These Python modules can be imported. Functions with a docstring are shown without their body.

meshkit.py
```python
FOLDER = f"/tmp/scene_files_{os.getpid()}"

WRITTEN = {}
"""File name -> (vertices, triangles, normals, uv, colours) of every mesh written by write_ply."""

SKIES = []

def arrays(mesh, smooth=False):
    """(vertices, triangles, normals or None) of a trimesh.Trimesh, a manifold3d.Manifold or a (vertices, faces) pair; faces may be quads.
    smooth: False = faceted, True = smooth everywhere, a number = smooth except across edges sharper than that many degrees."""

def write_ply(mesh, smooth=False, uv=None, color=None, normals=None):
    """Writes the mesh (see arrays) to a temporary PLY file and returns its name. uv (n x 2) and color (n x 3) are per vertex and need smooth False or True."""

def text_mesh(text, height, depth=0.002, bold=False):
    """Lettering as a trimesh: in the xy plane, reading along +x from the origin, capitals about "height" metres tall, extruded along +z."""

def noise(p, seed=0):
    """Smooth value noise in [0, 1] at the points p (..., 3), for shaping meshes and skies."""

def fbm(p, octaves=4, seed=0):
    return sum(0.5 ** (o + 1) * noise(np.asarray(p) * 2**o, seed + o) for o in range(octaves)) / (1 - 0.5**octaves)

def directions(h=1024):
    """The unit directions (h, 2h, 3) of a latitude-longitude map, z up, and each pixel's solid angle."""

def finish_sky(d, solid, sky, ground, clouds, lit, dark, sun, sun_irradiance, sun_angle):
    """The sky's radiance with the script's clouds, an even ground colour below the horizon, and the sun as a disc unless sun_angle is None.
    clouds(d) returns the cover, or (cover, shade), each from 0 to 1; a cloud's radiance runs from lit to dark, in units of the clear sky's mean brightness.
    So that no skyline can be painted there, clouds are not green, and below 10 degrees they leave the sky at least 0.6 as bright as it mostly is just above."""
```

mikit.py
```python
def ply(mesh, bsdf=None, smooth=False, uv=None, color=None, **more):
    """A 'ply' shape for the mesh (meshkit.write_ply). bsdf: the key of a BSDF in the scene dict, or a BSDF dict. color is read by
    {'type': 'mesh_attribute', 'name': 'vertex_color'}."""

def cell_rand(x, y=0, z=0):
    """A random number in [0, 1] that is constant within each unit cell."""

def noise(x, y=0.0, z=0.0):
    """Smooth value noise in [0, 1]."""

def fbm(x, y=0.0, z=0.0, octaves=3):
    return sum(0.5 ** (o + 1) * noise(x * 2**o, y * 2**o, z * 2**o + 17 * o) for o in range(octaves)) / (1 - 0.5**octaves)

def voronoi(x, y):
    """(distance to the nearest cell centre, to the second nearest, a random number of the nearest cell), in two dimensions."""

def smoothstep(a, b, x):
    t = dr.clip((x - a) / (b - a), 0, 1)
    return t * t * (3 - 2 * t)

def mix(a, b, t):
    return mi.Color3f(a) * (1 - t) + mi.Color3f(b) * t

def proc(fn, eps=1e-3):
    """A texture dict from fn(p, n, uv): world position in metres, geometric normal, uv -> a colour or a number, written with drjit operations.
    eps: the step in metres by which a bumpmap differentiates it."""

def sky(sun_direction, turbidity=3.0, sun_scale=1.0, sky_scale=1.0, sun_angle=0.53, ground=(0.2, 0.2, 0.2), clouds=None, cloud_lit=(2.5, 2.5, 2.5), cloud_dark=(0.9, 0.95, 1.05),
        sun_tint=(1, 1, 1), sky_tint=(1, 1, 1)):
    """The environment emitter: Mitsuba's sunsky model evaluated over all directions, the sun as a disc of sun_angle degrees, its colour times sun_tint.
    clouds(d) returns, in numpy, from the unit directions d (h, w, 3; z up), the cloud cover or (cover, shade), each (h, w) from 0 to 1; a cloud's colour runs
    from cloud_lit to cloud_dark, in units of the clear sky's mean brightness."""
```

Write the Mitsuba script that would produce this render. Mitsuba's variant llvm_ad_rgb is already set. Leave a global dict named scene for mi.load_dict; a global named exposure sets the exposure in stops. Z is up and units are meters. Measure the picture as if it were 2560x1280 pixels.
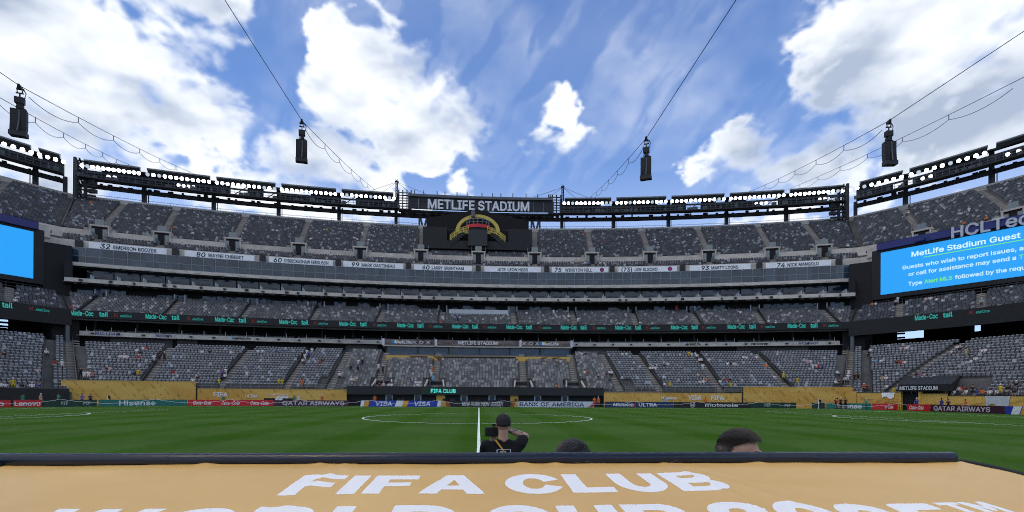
import math, random
import numpy as np, trimesh, mitsuba as mi, drjit as dr, manifold3d as m3
import mikit, meshkit
from mikit import noise, fbm, smoothstep, mix, cell_rand
T = mi.ScalarTransform4f
scene, labels = {}, {}
rng = np.random.default_rng(7)
# ------------------------------------------------------------------ camera, sky, exposure
CAM = np.array([0.0, -41.6, 1.81]); YAW, ROLL, FPX = 3.71, 0.322, 1272.0   # metres; degrees; focal length in pixels of 2560
_a = math.radians(YAW); _r = math.radians(ROLL)
_fwd = np.array([math.sin(_a), math.cos(_a), 0.0]); _right = np.array([math.cos(_a), -math.sin(_a), 0.0])
_up = np.array([0, 0, 1.0]) * math.cos(_r) - _right * math.sin(_r)
scene['viewpoint'] = {'type': 'perspective', 'fov_axis': 'x', 'fov': 2 * math.degrees(math.atan(1280 / FPX)), 'near_clip': 0.05, 'far_clip': 6000.0,
                   'principal_point_offset_x': 0.0, 'principal_point_offset_y': -(989 - 640) / 1280.0,
                   'to_world': T().look_at(origin=CAM.tolist(), target=(CAM + _fwd).tolist(), up=_up.tolist())}
exposure = 1.05
BLOBS = [  # azimuth, elevation, half widths in degrees, strength of the cumulus masses over the far stand
    (-37, 25.5, 12.5, 8.5, 1.1), (-27, 24, 6.0, 4.6, 1), (-27.8, 33.4, 6, 3.2, 1), (-40, 18, 9, 5, .7), (-26, 19.3, 6.5, 2.7, .9), (-48, 30, 14, 10, .9),
    (-12.3, 30.6, 7.4, 6.0, 1.2), (-5.6, 28.0, 7.0, 5.0, 1.15), (-16.5, 23.6, 9, 3.4, .9), (-19, 19.3, 9, 2.6, .75), (-11, 20.3, 7, 2.0, .5), (-2.2, 23.0, 3.2, 1.5, .5),
    (8.4, 29.0, 3.1, 2.5, .8), (8.0, 26.9, 4.6, 1.6, .6),
    (41, 30, 9.8, 6.6, 1.15), (46, 23.5, 11, 6.0, 1), (27.4, 24.2, 3.6, 2.6, .85), (24.6, 22.6, 3, 1.5, .5), (34.5, 20.6, 8, 3.0, .8), (32, 17.0, 10, 1.6, .45), (52, 31, 14, 9, .9)]
HOLES = [(-20.9, 32.2, 1.9, 4.8, 1.0), (-20.2, 26.3, 1.7, 1.5, .55), (-25.8, 22.2, 2.0, 1.2, .6), (-28.5, 21.2, 1.6, 1.0, .35), (-4.4, 22.9, 1.7, 1.0, .7), (-1.5, 25.0, 1.3, 1.0, .35), (20, 31, 6, 6, .4), (31, 26.5, 1.5, 1.2, .4), (45.5, 18.8, 3, 1.0, .5), (39, 20.4, 2.4, 1.0, .35)]
SHADES = [(34.5, 25.0, 7.5, 4.8, 1.2), (43, 22.5, 10, 3.6, .8), (38, 31, 5, 2, .3), (-42, 31, 7, 4, .6), (-33, 23.0, 8, 2.4, .42), (-31, 28.5, 5, 1.6, .3), (-38, 17.5, 12, 3, .5), (-9, 25.6, 6, 1.6, .26), (-17, 21.4, 8, 1.6, .28), (47, 17, 9, 3, .6), (8.4, 27.4, 2, .8, .2)]
def clouds(d):
    az = np.degrees(np.arctan2(d[..., 0], d[..., 1])); el = np.degrees(np.arcsin(np.clip(d[..., 2], -1, 1)))
    q = d * np.array([1, 1, 1.2]); F = meshkit.fbm
    w = np.stack([F(q * 9 + 3.7 * k, 5, 21 + k) - .5 for k in range(3)], -1)
    az2 = az + 6.5 * w[..., 0]; el2 = el + 4.6 * w[..., 1]
    f = np.full(az.shape, -1.0)
    for a, e, ra, re, k in BLOBS: f = np.maximum(f, k * (1 - ((az2 - a) / ra) ** 2 - ((el2 - e) / re) ** 2))
    for a, e, ra, re, k in HOLES: f = f - k * np.exp(-((az2 - a) / ra) ** 2 - ((el2 - e) / re) ** 2)
    away = np.clip(np.clip((np.abs(az) - 50) / 16, 0, 1) + np.clip((el - 37) / 12, 0, 1), 0, 1)
    f = f * (1 - away) + 3.4 * (F(q * 3.2, 4, 40) - .435) * away
    puff = 1 - np.abs(2 * F(q * 17 + 1.3 * w, 5, 8) - 1) * 2.2        # rounded heads
    wisp = F(q * np.array([30, 30, 36]) + 4 * w, 6, 3) - .5
    g = f + .50 * (puff - .62) + .85 * wisp + .6 * (F(q * 62 + 2 * w, 4, 51) - .5)
    soft = .34 + .70 * np.clip(F(q * 7 + 8.8, 2, 31) * 2.4 - .8, 0, 1)
    cum = np.clip((g - .02) / soft, 0, 1); cum = cum * cum * (3 - 2 * cum)
    # thin cirrus combed towards the upper right
    s1 = d[..., 0] * .62 + d[..., 2] * .78; s2 = d[..., 0] * .78 - d[..., 2] * .62
    st = F(np.stack([s1 * 9 + 2.2 * w[..., 0], s2 * 44 + 2.6 * w[..., 1], d[..., 1] * 6], -1), 6, 60)
    fine = F(q * 40 + 3 * w, 4, 33)
    veil = (np.clip((st - .42) * 1.1, 0, .17) * (.2 + 1.6 * fine) + .06) * np.clip(F(q * 6 + 2.4, 4, 77) * 3.0 - .95, 0, 1)
    veil = np.maximum(veil, np.clip((25 - el) / 40, 0, .22)) + .05
    cover = 1 - (1 - cum) * (1 - np.clip(veil, 0, 1))
    sh = np.zeros(az.shape)
    for a, e, ra, re, k in SHADES: sh = np.maximum(sh, k * np.exp(-((az2 - a) / ra) ** 2 - ((el2 - e) / re) ** 2))
    body = np.clip(g * 1.5 - .1, 0, 1)
    sh = sh * (.72 + .9 * (F(q * 11, 5, 90) - .4)) + 2.0 * np.clip(F(q * np.array([9, 9, 15]) + 3.3, 5, 15) - .40, 0, 1) + 1.2 * np.clip(F(q * np.array([24, 24, 30]) + w, 5, 25) - .44, 0, 1)
    return cover, np.clip(sh * body, 0, 1)
scene['daylight'] = mikit.sky((-0.36, -0.26, 0.90), turbidity=2.6, sun_scale=0.17, sky_scale=1.0, sun_angle=22, sun_tint=(1.12, 1.0, .86), clouds=clouds,
                              cloud_lit=(2.86, 2.97, 3.10), cloud_dark=(1.18, 1.40, 1.80), sky_tint=(1.35, 1.80, 2.38))
# ------------------------------------------------------------------ materials
def mat(name, d):
    scene[name] = {'type': 'twosided', 'bsdf': d}
    return name
def flat(name, c, rough=.6, **k):
    return mat(name, {'type': 'principled', 'base_color': {'type': 'rgb', 'value': list(c)}, 'roughness': rough, 'specular': .4, **k})
def varied(name, c, amp, sc, rough=.75, spec=.3):
    c = list(c)
    def fn(p, n, uv):
        a = fbm(p.x * sc, p.y * sc, p.z * sc, 3); b = fbm(p.x * sc * .12 + 5, p.y * sc * .12, p.z * sc * .6, 2)
        return mi.Color3f(c) * (1 + amp * (a - .5) * 2 + amp * (b - .5) * 2)
    return mat(name, {'type': 'principled', 'base_color': mikit.proc(fn), 'roughness': rough, 'specular': spec})
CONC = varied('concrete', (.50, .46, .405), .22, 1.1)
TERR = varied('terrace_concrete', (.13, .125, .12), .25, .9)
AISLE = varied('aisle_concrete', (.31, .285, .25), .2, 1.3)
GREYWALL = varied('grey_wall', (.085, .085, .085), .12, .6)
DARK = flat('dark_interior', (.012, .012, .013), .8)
STEEL = flat('dark_steel', (.022, .025, .028), .6)
PANEL = flat('canopy_sheet', (.16, .18, .185), .45)
GRID = flat('steel_grey', (.10, .11, .12), .5)
WHITE = flat('white_paint', (.78, .80, .82), .5)
BLACK = flat('black_board', (.010, .0105, .0115), .6)
FASCIA = flat('black_fascia', (.014, .015, .017), .5)
VINYLW = flat('white_vinyl', (.72, .74, .77), .45)
GRIDD = flat('steel_mid', (.05, .055, .062), .55)
RAILM = flat('rail_metal', (.22, .23, .24), .4)
GLASSR = mat('rail_glass', {'type': 'principled', 'base_color': {'type': 'rgb', 'value': [.16, .20, .21]}, 'roughness': .12, 'specular': .6})
def glassfn(p, n, uv):
    a = cell_rand(dr.floor(p.x / 2.15), dr.floor(p.z / 1.7), 1)
    return mix((.012, .030, .055), (.036, .070, .110), a)
PANE = mat('window_glass', {'type': 'principled', 'base_color': mikit.proc(glassfn), 'roughness': .06, 'specular': .5})
FRAME = flat('window_frame', (.42, .46, .48), .4)
SEATS = mat('seat_plastic', {'type': 'principled', 'base_color': {'type': 'mesh_attribute', 'name': 'vertex_color'}, 'roughness': .34, 'specular': .55})
CLOTH = mat('painted_cloth', {'type': 'principled', 'base_color': {'type': 'mesh_attribute', 'name': 'vertex_color'}, 'roughness': .85, 'specular': .15})
def goldfn(p, n, uv):
    a = fbm(p.x * .25, p.y * .25, p.z * .6, 2); u = p.x * .9 + p.y * .35 + p.z * .8
    row = dr.floor(u * .9); k = cell_rand(dr.floor((p.x - p.z * .7) * 3.2), row, 4)
    inr = (dr.abs(u * .9 - row - .5) < .16) & (k > .5) & (cell_rand(dr.floor(p.x * .35), row, 9) > .35)
    c = mix((.60, .375, .085), (.52, .29, .05), smoothstep(.35, .65, a))
    return c * dr.select(inr, .72, 1.0)
GOLD = mat('gold_vinyl', {'type': 'principled', 'base_color': mikit.proc(goldfn), 'roughness': .5, 'specular': .4})
GOLDP = flat('gold_plain', (.58, .36, .07), .5)
BROWN = flat('brown_print', (.11, .055, .025), .5)
YELLOW = flat('yellow_paint', (.56, .44, .09), .5)
RED = flat('red_paint', (.55, .02, .03), .45)
BLUEP = flat('blue_board', (.022, .028, .16), .4)
SILVER = flat('silver_letter', (.50, .53, .58), .35)
GREENT = flat('green_print', (.008, .055, .032), .5)
def grassfn(p, n, uv):
    b = p.x / 5.25 + .12 * (fbm(p.x * .07, p.y * .07, 2, 2) - .5)
    s = smoothstep(.16, .0, dr.abs(b - dr.floor(b) - .5) - .25)
    b2 = p.y / 9.7; s2 = smoothstep(.15, .0, dr.abs(b2 - dr.floor(b2) - .5) - .25)
    c = mix((.023, .066, .0035), (.040, .082, .016), .6 * s + .4 * s2)
    m = fbm(p.x * .5, p.y * .5, 0, 3); f = fbm(p.x * 9, p.y * 9, 0, 2)
    return c * (.82 + .22 * m + .24 * f)
GRASS = mat('grass_turf', {'type': 'principled', 'base_color': mikit.proc(grassfn), 'roughness': .95, 'specular': .05})
def linefn(p, n, uv):
    return mi.Color3f(.62, .68, .66) * (.78 + .4 * fbm(p.x * 14, p.y * 14, 0, 2))
LINEP = mat('line_paint', {'type': 'principled', 'base_color': mikit.proc(linefn), 'roughness': .9, 'specular': .1})
GROUND = flat('asphalt', (.05, .05, .05), .9)
EX = 2.0 ** exposure
def glow(c, k=1.0):
    return {'type': 'area', 'sampling_weight': .002, 'radiance': {'type': 'rgb', 'value': [x * k / EX for x in c]}}
# ------------------------------------------------------------------ mesh helpers
def fresh(key):
    if key not in used:
        used.add(key); return key
    i = 1
    while f'{key}_{i:03d}' in used: i += 1
    used.add(f'{key}_{i:03d}'); return f'{key}_{i:03d}'
used = set()
SPLIT = set('''grey_wall stair_head_wall stair_opening back_window railing_panel rail_post column floodlight_box brown_stripe post aisle_gate_post mullion balcony_divider balcony_glass ceiling_light
side_wall glass_panel side_step window_bar concourse_wall corner_rail corner_wall cross_bar top_post guy_wire equipment_case base drape_seam strut dark_vent gold_post end_wall bracket stair aisle_rail walkway rack'''.split())
def put(key, mesh, bsdf, smooth=False, kind=None, label=None, **k):
    if isinstance(mesh, M) and key.split('__')[-1] in SPLIT and len(mesh.st) > 1 and key.count('__') < 3:
        for q in mesh.pieces(): put(key, q, bsdf, smooth, kind, label, **k)
        return
    key = fresh(key)
    if isinstance(mesh, M): mesh = mesh.mesh()
    scene[key] = mikit.ply(mesh, bsdf, smooth=smooth, **k)
    e = {}
    if kind: e['kind'] = kind
    if label: e['label'] = label
    if e: labels[key] = e
    return key
def thing(name, label, cat, group=None, kind=None):
    key = fresh(name); labels[key] = {'label': label, 'category': cat}
    if group: labels[key]['group'] = group
    if kind: labels[key]['kind'] = kind
    return key
def tag(key, label, cat, group=None):
    labels[key] = {**labels.get(key, {}), 'label': label, 'category': cat}
    if group: labels[key]['group'] = group
    return key
class M:
    def __init__(s): s.v, s.f, s.n, s.st = [], [], 0, []
    def new(s): s.st.append(len(s.v)); return s
    def pieces(s):
        e = s.st[1:] + [len(s.v)]; out = []
        for a, b in zip(s.st, e):
            n0 = min(int(f.min()) for f in s.f[a:b]); n1 = sum(len(v) for v in s.v[:a]); out.append((np.vstack(s.v[a:b]), np.vstack(s.f[a:b]) - n1))
        return out
    def add(s, v, f):
        v = np.asarray(v, float).reshape(-1, 3); f = np.asarray(f, int)
        if f.shape[1] == 4: f = np.vstack([f[:, [0, 1, 2]], f[:, [0, 2, 3]]])
        s.v.append(v); s.f.append(f + s.n); s.n += len(v); return s
    def tm(s, t): return s.add(t.vertices, t.faces)
    def hexa(s, p):      # p: 8 points, bottom ring then top ring
        return s.new().add(p, HEXF)
    def box(s, c, size, ax=None):
        ax = np.eye(3) if ax is None else np.asarray(ax, float)
        h = np.asarray(size, float) / 2
        k = np.array([[-1, -1, -1], [1, -1, -1], [1, 1, -1], [-1, 1, -1], [-1, -1, 1], [1, -1, 1], [1, 1, 1], [-1, 1, 1]]) * h
        return s.hexa(np.asarray(c, float) + k @ ax)
    def bar(s, a, b, w, h=None):   # a square bar from a to b
        a, b = np.asarray(a, float), np.asarray(b, float); z = b - a; L = np.linalg.norm(z); z = z / max(L, 1e-9)
        x = np.cross(z, [0, 0, 1.0]); x = x / np.linalg.norm(x) if np.linalg.norm(x) > 1e-4 else np.array([1.0, 0, 0])
        return s.box((a + b) / 2, (w, h or w, L), [x, np.cross(z, x), z])
    def tube(s, pts, r, n=6):
        s.new()
        p = np.asarray(pts, float); t = np.gradient(p, axis=0); t /= np.linalg.norm(t, axis=1, keepdims=True) + 1e-12
        a = np.cross(t, np.where(np.abs(t[:, 2:]) < .95, [0, 0, 1.0], [1.0, 0, 0])); a /= np.linalg.norm(a, axis=1, keepdims=True) + 1e-12
        b = np.cross(t, a); g = np.arange(n) * 2 * np.pi / n; r = np.broadcast_to(np.asarray(r, float), (len(p),))
        v = p[:, None] + r[:, None, None] * (np.cos(g)[None, :, None] * a[:, None] + np.sin(g)[None, :, None] * b[:, None])
        i, j = np.meshgrid(np.arange(len(p) - 1), np.arange(n), indexing='ij'); j2 = (j + 1) % n
        q = np.stack([i * n + j, i * n + j2, (i + 1) * n + j2, (i + 1) * n + j], -1).reshape(-1, 4)
        s.add(v.reshape(-1, 3), q)
        k = np.arange(1, n - 1); z = np.zeros_like(k)
        s.add(v[0], np.stack([z, k + 1, k], 1)); return s.add(v[-1], np.stack([z, k, k + 1], 1))
    def mesh(s): return np.vstack(s.v), np.vstack(s.f)
HEXF = np.array([[0, 3, 2, 1], [4, 5, 6, 7], [0, 1, 5, 4], [1, 2, 6, 5], [2, 3, 7, 6], [3, 0, 4, 7]])
# ------------------------------------------------------------------ the bowl: rings around the pitch. y0 = distance of the ring's middle from the centre spot
def Rof(y0): return np.interp(y0, [58.8, 71.6, 96], [241, 235, 288])
def Re(y0): return np.asarray(y0) * 1.0376 + 23.19
def corner(y0):
    R, r = Rof(y0), Re(y0); c = y0 - R; Y = (R * R - r * r - c * c) / (-2 * c)
    return np.sqrt(r * r - Y * Y), Y
def ring(reg, y0, u):
    """reg 0: the far side, u from -1 to 1 between its corners. reg -1 / 1: the left / right end, u = radians past the corner."""
    y0, u = np.broadcast_arrays(np.asarray(y0, float), np.asarray(u, float)); X, Y = corner(y0)
    if reg == 0:
        x = u * X; R = Rof(y0); return np.stack([x, y0 - R + np.sqrt(R * R - x * x)], -1)
    a = np.arctan2(Y, X) - u; r = Re(y0); return np.stack([reg * r * np.cos(a), r * np.sin(a)], -1)
def P3(reg, y0, z, u):
    p = ring(reg, y0, u); return np.concatenate([p, np.broadcast_to(np.asarray(z, float), p.shape[:-1])[..., None]], -1)
def out_n(reg, y0, u):     # outward unit normal (away from the pitch) and the right-hand direction seen from the pitch
    d = ring(reg, y0, u + 1e-4) - ring(reg, y0, u - 1e-4); d = d / np.linalg.norm(d, axis=-1, keepdims=True)
    if reg == -1: d = -d
    n = np.stack([-d[..., 1], d[..., 0]], -1); return n, d
def per_u(reg, y0, u=0.0): return float(np.linalg.norm(ring(reg, y0, u + 1e-3) - ring(reg, y0, u - 1e-3)) / 2e-3)
def sweep(m, reg, prof, us, caps=True):
    """A closed profile [(y0, z), ...] drawn along the ring."""
    prof = np.asarray(prof, float); us = np.asarray(us, float); n = len(prof); m.new()
    v = P3(reg, prof[None, :, 0], prof[None, :, 1], us[:, None])
    i, j = np.meshgrid(np.arange(len(us) - 1), np.arange(n), indexing='ij'); j2 = (j + 1) % n
    q = np.stack([i * n + j, i * n + j2, (i + 1) * n + j2, (i + 1) * n + j], -1).reshape(-1, 4)
    m.add(v.reshape(-1, 3), q)
    if caps:
        from shapely.geometry import Polygon
        cv, cf = trimesh.creation.triangulate_polygon(Polygon(prof), engine='earcut')
        for u in (us[0], us[-1]): m.add(P3(reg, cv[:, 0], cv[:, 1], np.full(len(cv), u)), cf)
    return m
def rect(y0, y1, z0, z1): return [(y0, z0), (y1, z0), (y1, z1), (y0, z1)]
def us_(a, b, reg=0, step=3.0): return np.linspace(a, b, max(2, int(abs(b - a) * per_u(reg, 60) / step) + 1))
def rbox(m, reg, y0, z0, u, w, d, h):    # an upright box on the ring: w along it, d deep (outward from y0), h high
    p = ring(reg, y0, u); n, t = out_n(reg, y0, u)
    c = np.array([*(p + n * d / 2), z0 + h / 2]); return m.box(c, (w, d, h), [[*t, 0], [*n, 0], [0, 0, 1]])
from functools import lru_cache
@lru_cache(None)
def _txt(text, bold, depth): t = meshkit.text_mesh(text, 1.0, depth, bold); return np.array(t.vertices), np.array(t.faces)
def text(s, h, w=None, bold=True, depth=.03, shear=0.0, cx=True):
    v, f = _txt(s, bold, 1.0); v = v.copy()
    v[:, 0] -= v[:, 0].min(); W = v[:, 0].max(); k = h if w is None else w / W
    v[:, 0] = v[:, 0] * k + shear * v[:, 1] * h; v[:, 1] *= h; v[:, 2] *= depth
    if cx: v[:, 0] -= (v[:, 0].min() + v[:, 0].max()) / 2
    return v, f
@lru_cache(None)
def _heavy(s, grow):
    from shapely.ops import unary_union
    t = meshkit.text_mesh(s, 1.0, 1.0, True); pl = t.section(plane_origin=[0, 0, .5], plane_normal=[0, 0, 1]).to_2D(to_2D=np.array([[1, 0, 0, 0], [0, 1, 0, 0], [0, 0, 1, -.5], [0, 0, 0, 1.0]]))[0]
    g = unary_union(pl.polygons_full).buffer(grow, join_style=2, mitre_limit=2).simplify(.004)
    q = trimesh.util.concatenate([trimesh.creation.extrude_polygon(x, 1.0, engine='earcut') for x in getattr(g, 'geoms', [g])]); return np.array(q.vertices), np.array(q.faces)
def heavy(s, h, w, depth=.03, grow=.03):
    v, f = _heavy(s, grow); v = v.copy(); v -= v.min(0); mx = v.max(0); v = v * [w / mx[0], h / mx[1], depth]; v[:, 0] -= w / 2; return v, f
def on_ring(m, tv, reg, y0, z, u):      # flat lettering (x right, y up, z towards the reader) bent onto the ring
    v, f = tv; sg = -1 if reg == -1 else 1
    return m.add(P3(reg, y0 - v[:, 2], z + v[:, 1], u + sg * v[:, 0] / per_u(reg, y0, u)), f)
def on_plane(m, tv, o, right, up=(0, 0, 1)):
    v, f = tv; r, u = np.asarray(right, float), np.asarray(up, float); n = np.cross(r, u)
    return m.add(np.asarray(o) + v[:, :1] * r + v[:, 1:2] * u + v[:, 2:3] * n, f)
# ------------------------------------------------------------------ ground and pitch
put('ground', (np.array([[-2500, -2500, -.05], [2500, -2500, -.05], [2500, 2500, -.05], [-2500, 2500, -.05]], float), np.array([[0, 1, 2, 3]])), GROUND, kind='structure')
gx, gy = np.meshgrid(np.linspace(-76, 76, 39), np.linspace(-52, 46, 26), indexing='ij')
_g = trimesh.Trimesh(*(lambda n0, n1: (np.stack([gx, gy, 0 * gx], -1).reshape(-1, 3), np.array([[i * n1 + j, (i + 1) * n1 + j, (i + 1) * n1 + j + 1] for i in range(n0 - 1) for j in range(n1 - 1)] + [[i * n1 + j, (i + 1) * n1 + j + 1, i * n1 + j + 1] for i in range(n0 - 1) for j in range(n1 - 1)])))(*gx.shape), process=False)
put('pitch', _g, GRASS, kind='structure')
def strip(m, pts, w, z=.006, closed=False):
    p = np.asarray(pts, float); t = np.roll(p, -1, 0) - np.roll(p, 1, 0) if closed else np.gradient(p, axis=0)
    t /= np.linalg.norm(t, axis=1, keepdims=True); n = np.stack([-t[:, 1], t[:, 0]], 1) * w / 2
    v = np.concatenate([np.c_[p - n, np.full(len(p), z)], np.c_[p + n, np.full(len(p), z)]]); k = len(p); i = np.arange(k if closed else k - 1); j = (i + 1) % k
    return m.add(v, np.stack([i, j, j + k, i + k], 1))
g = np.linspace(0, 2 * np.pi, 161)[:-1]
put('pitch__halfway_line', strip(M(), [(0, -33.9), (0, 0), (0, 33.9)], .12), LINEP)
put('pitch__centre_circle', strip(M(), np.c_[9.1 * np.cos(g), 9.1 * np.sin(g)], .12, .010, True), LINEP)
for sg in (-1, 1):
    put('pitch__touchline', strip(M(), [(-52.5, sg * 34), (0, sg * 34), (52.5, sg * 34)], .12, .014), LINEP)
    put('pitch__goal_line', strip(M(), [(sg * 52.5, -33.9), (sg * 52.5, 0), (sg * 52.5, 33.9)], .12), LINEP)
    put('pitch__penalty_area_line', strip(M(), [(sg * 52.3, -20.1), (sg * 36, -20.15), (sg * 36, 20.15), (sg * 52.3, 20.1)], .12, .010), LINEP)
    k = np.linspace(-.925, .925, 41)
    put('pitch__penalty_arc', strip(M(), np.c_[sg * (41.5 - 9.15 * np.cos(k)), 9.15 * np.sin(k)], .12, .018), LINEP)
# ------------------------------------------------------------------ seats
def prism_x(prof, x0, x1):
    p = np.asarray(prof, float); n = len(p); v = np.vstack([np.c_[np.full(n, x0), p], np.c_[np.full(n, x1), p]])
    f = [[i, (i + 1) % n, (i + 1) % n + n] for i in range(n)] + [[i, (i + 1) % n + n, i + n] for i in range(n)]
    f += [[0, i + 1, i] for i in range(1, n - 1)] + [[n, n + i, n + i + 1] for i in range(1, n - 1)]
    return v, np.array(f)
def seat_shape(down):
    m = M(); v, f = prism_x([(.30, .40), (.365, .86), (.405, .90), (.45, .86), (.385, .40)], -.225, .225)
    x = v[:, 0]; v[:, 0] = np.where(v[:, 2] > .88, x * .86, x); m.add(v, f)
    if down: m.box((0, .10, .43), (.43, .42, .06))
    else: m.add(*prism_x([(.16, .40), (.235, .80), (.29, .80), (.27, .40)], -.205, .205))
    m.box((-.245, .27, .54), (.035, .30, .05)); nb = m.n; m.box((0, .295, .875), (.30, .08, .075)); return (*m.mesh(), nb)  # last box along the top edge carries the painted highlight of each seat
SEAT_UP, SEAT_DOWN = seat_shape(False), seat_shape(True)
DARKSEAT = (np.array([[.055, .056, .059], [.085, .086, .090], [.15, .152, .158], [.30, .315, .34]]), [.44, .43, .08, .05], (.56, .58, .62))  # last colour paints light caught on the seat tops, not paler plastic
UPSEAT = (np.array([[.030, .032, .036], [.054, .056, .061], [.11, .113, .12], [.26, .275, .30]]), [.46, .37, .09, .08])
CLUBSEAT = (np.array([[.10, .097, .094], [.155, .15, .145], [.225, .22, .21], [.30, .293, .28]]), [.34, .33, .20, .13])
MIDSEAT = (np.array([[.065, .063, .062], [.098, .095, .093], [.155, .15, .146], [.33, .32, .31]]), [.38, .42, .11, .09])
def seat_places(reg, rows, ua, ub, gap=.0, pitch=.53):
    """Seat positions of a block between ua and ub: (x, y, z, tangent, normal)"""
    out = []
    for i, (y0, z) in enumerate(rows):
        L = abs(ub(y0) - ua(y0)) * per_u(reg, y0) - 2 * gap; n = int(L / pitch)
        if n < 1: continue
        mid = (ua(y0) + ub(y0)) / 2; u = mid + (np.arange(n) - (n - 1) / 2) * pitch / per_u(reg, y0)
        out.append(np.c_[ring(reg, y0, u), np.full(n, z), *[q for q in out_n(reg, y0, u)[1].T], *[q for q in out_n(reg, y0, u)[0].T], np.full(n, i)])
    return np.vstack(out) if out else np.zeros((0, 8))
def seat_mesh(pl, pal, p_down=.05, lip_glint=None):
    """All these seats as one mesh with a colour per vertex"""
    lip_glint = 0 if lip_glint is None else lip_glint; lip_glint = np.asarray(pal[2]) if len(pal) > 2 else lip_glint; cols, pr = pal[:2]; down = rng.random(len(pl)) < p_down; ci = rng.choice(len(cols), len(pl), p=pr)
    vs, fs, cs, n0 = [], [], [], 0
    for flag, (v, f, nb) in ((False, SEAT_UP), (True, SEAT_DOWN)):
        q = pl[down == flag]
        if not len(q): continue
        jit = rng.normal(0, .012, len(q))
        w = q[:, None, :2] + v[None, :, :1] * q[:, None, 3:5] + (v[None, :, 1:2] + jit[:, None, None]) * q[:, None, 5:7]
        z = q[:, 2:3] + v[None, :, 2]
        vs.append(np.concatenate([w, z[..., None]], -1).reshape(-1, 3)); k = len(v)
        fs.append((f[None] + (np.arange(len(q)) * k)[:, None, None] + n0).reshape(-1, 3)); n0 += len(q) * k
        c = cols[ci[down == flag]] * rng.uniform(.85, 1.15, (len(q), 1)); c = np.repeat(c[:, None], k, 1); c[:, nb:] = np.maximum(c[:, nb:], lip_glint); cs.append(c.reshape(-1, 3))  # top-edge vertices lightened to imitate the light they catch
    return (np.vstack(vs), np.vstack(fs)), np.vstack(cs)
def put_seats(key, pl, pal, kind=None, p_down=.05):
    if not len(pl): return
    g, c = seat_mesh(pl, pal, p_down); put(key, g, SEATS, kind=kind, color=c)
LOW = [(44 + .8 * i, 2.7 + .43 * i) for i in range(17)]
LOWENDS = {-1: [(44 + .8 * i, 2.0 + .45 * i) for i in range(20)], 1: [(44 + .8 * i, 1.85 + .45 * i) for i in range(20)]}
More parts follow.
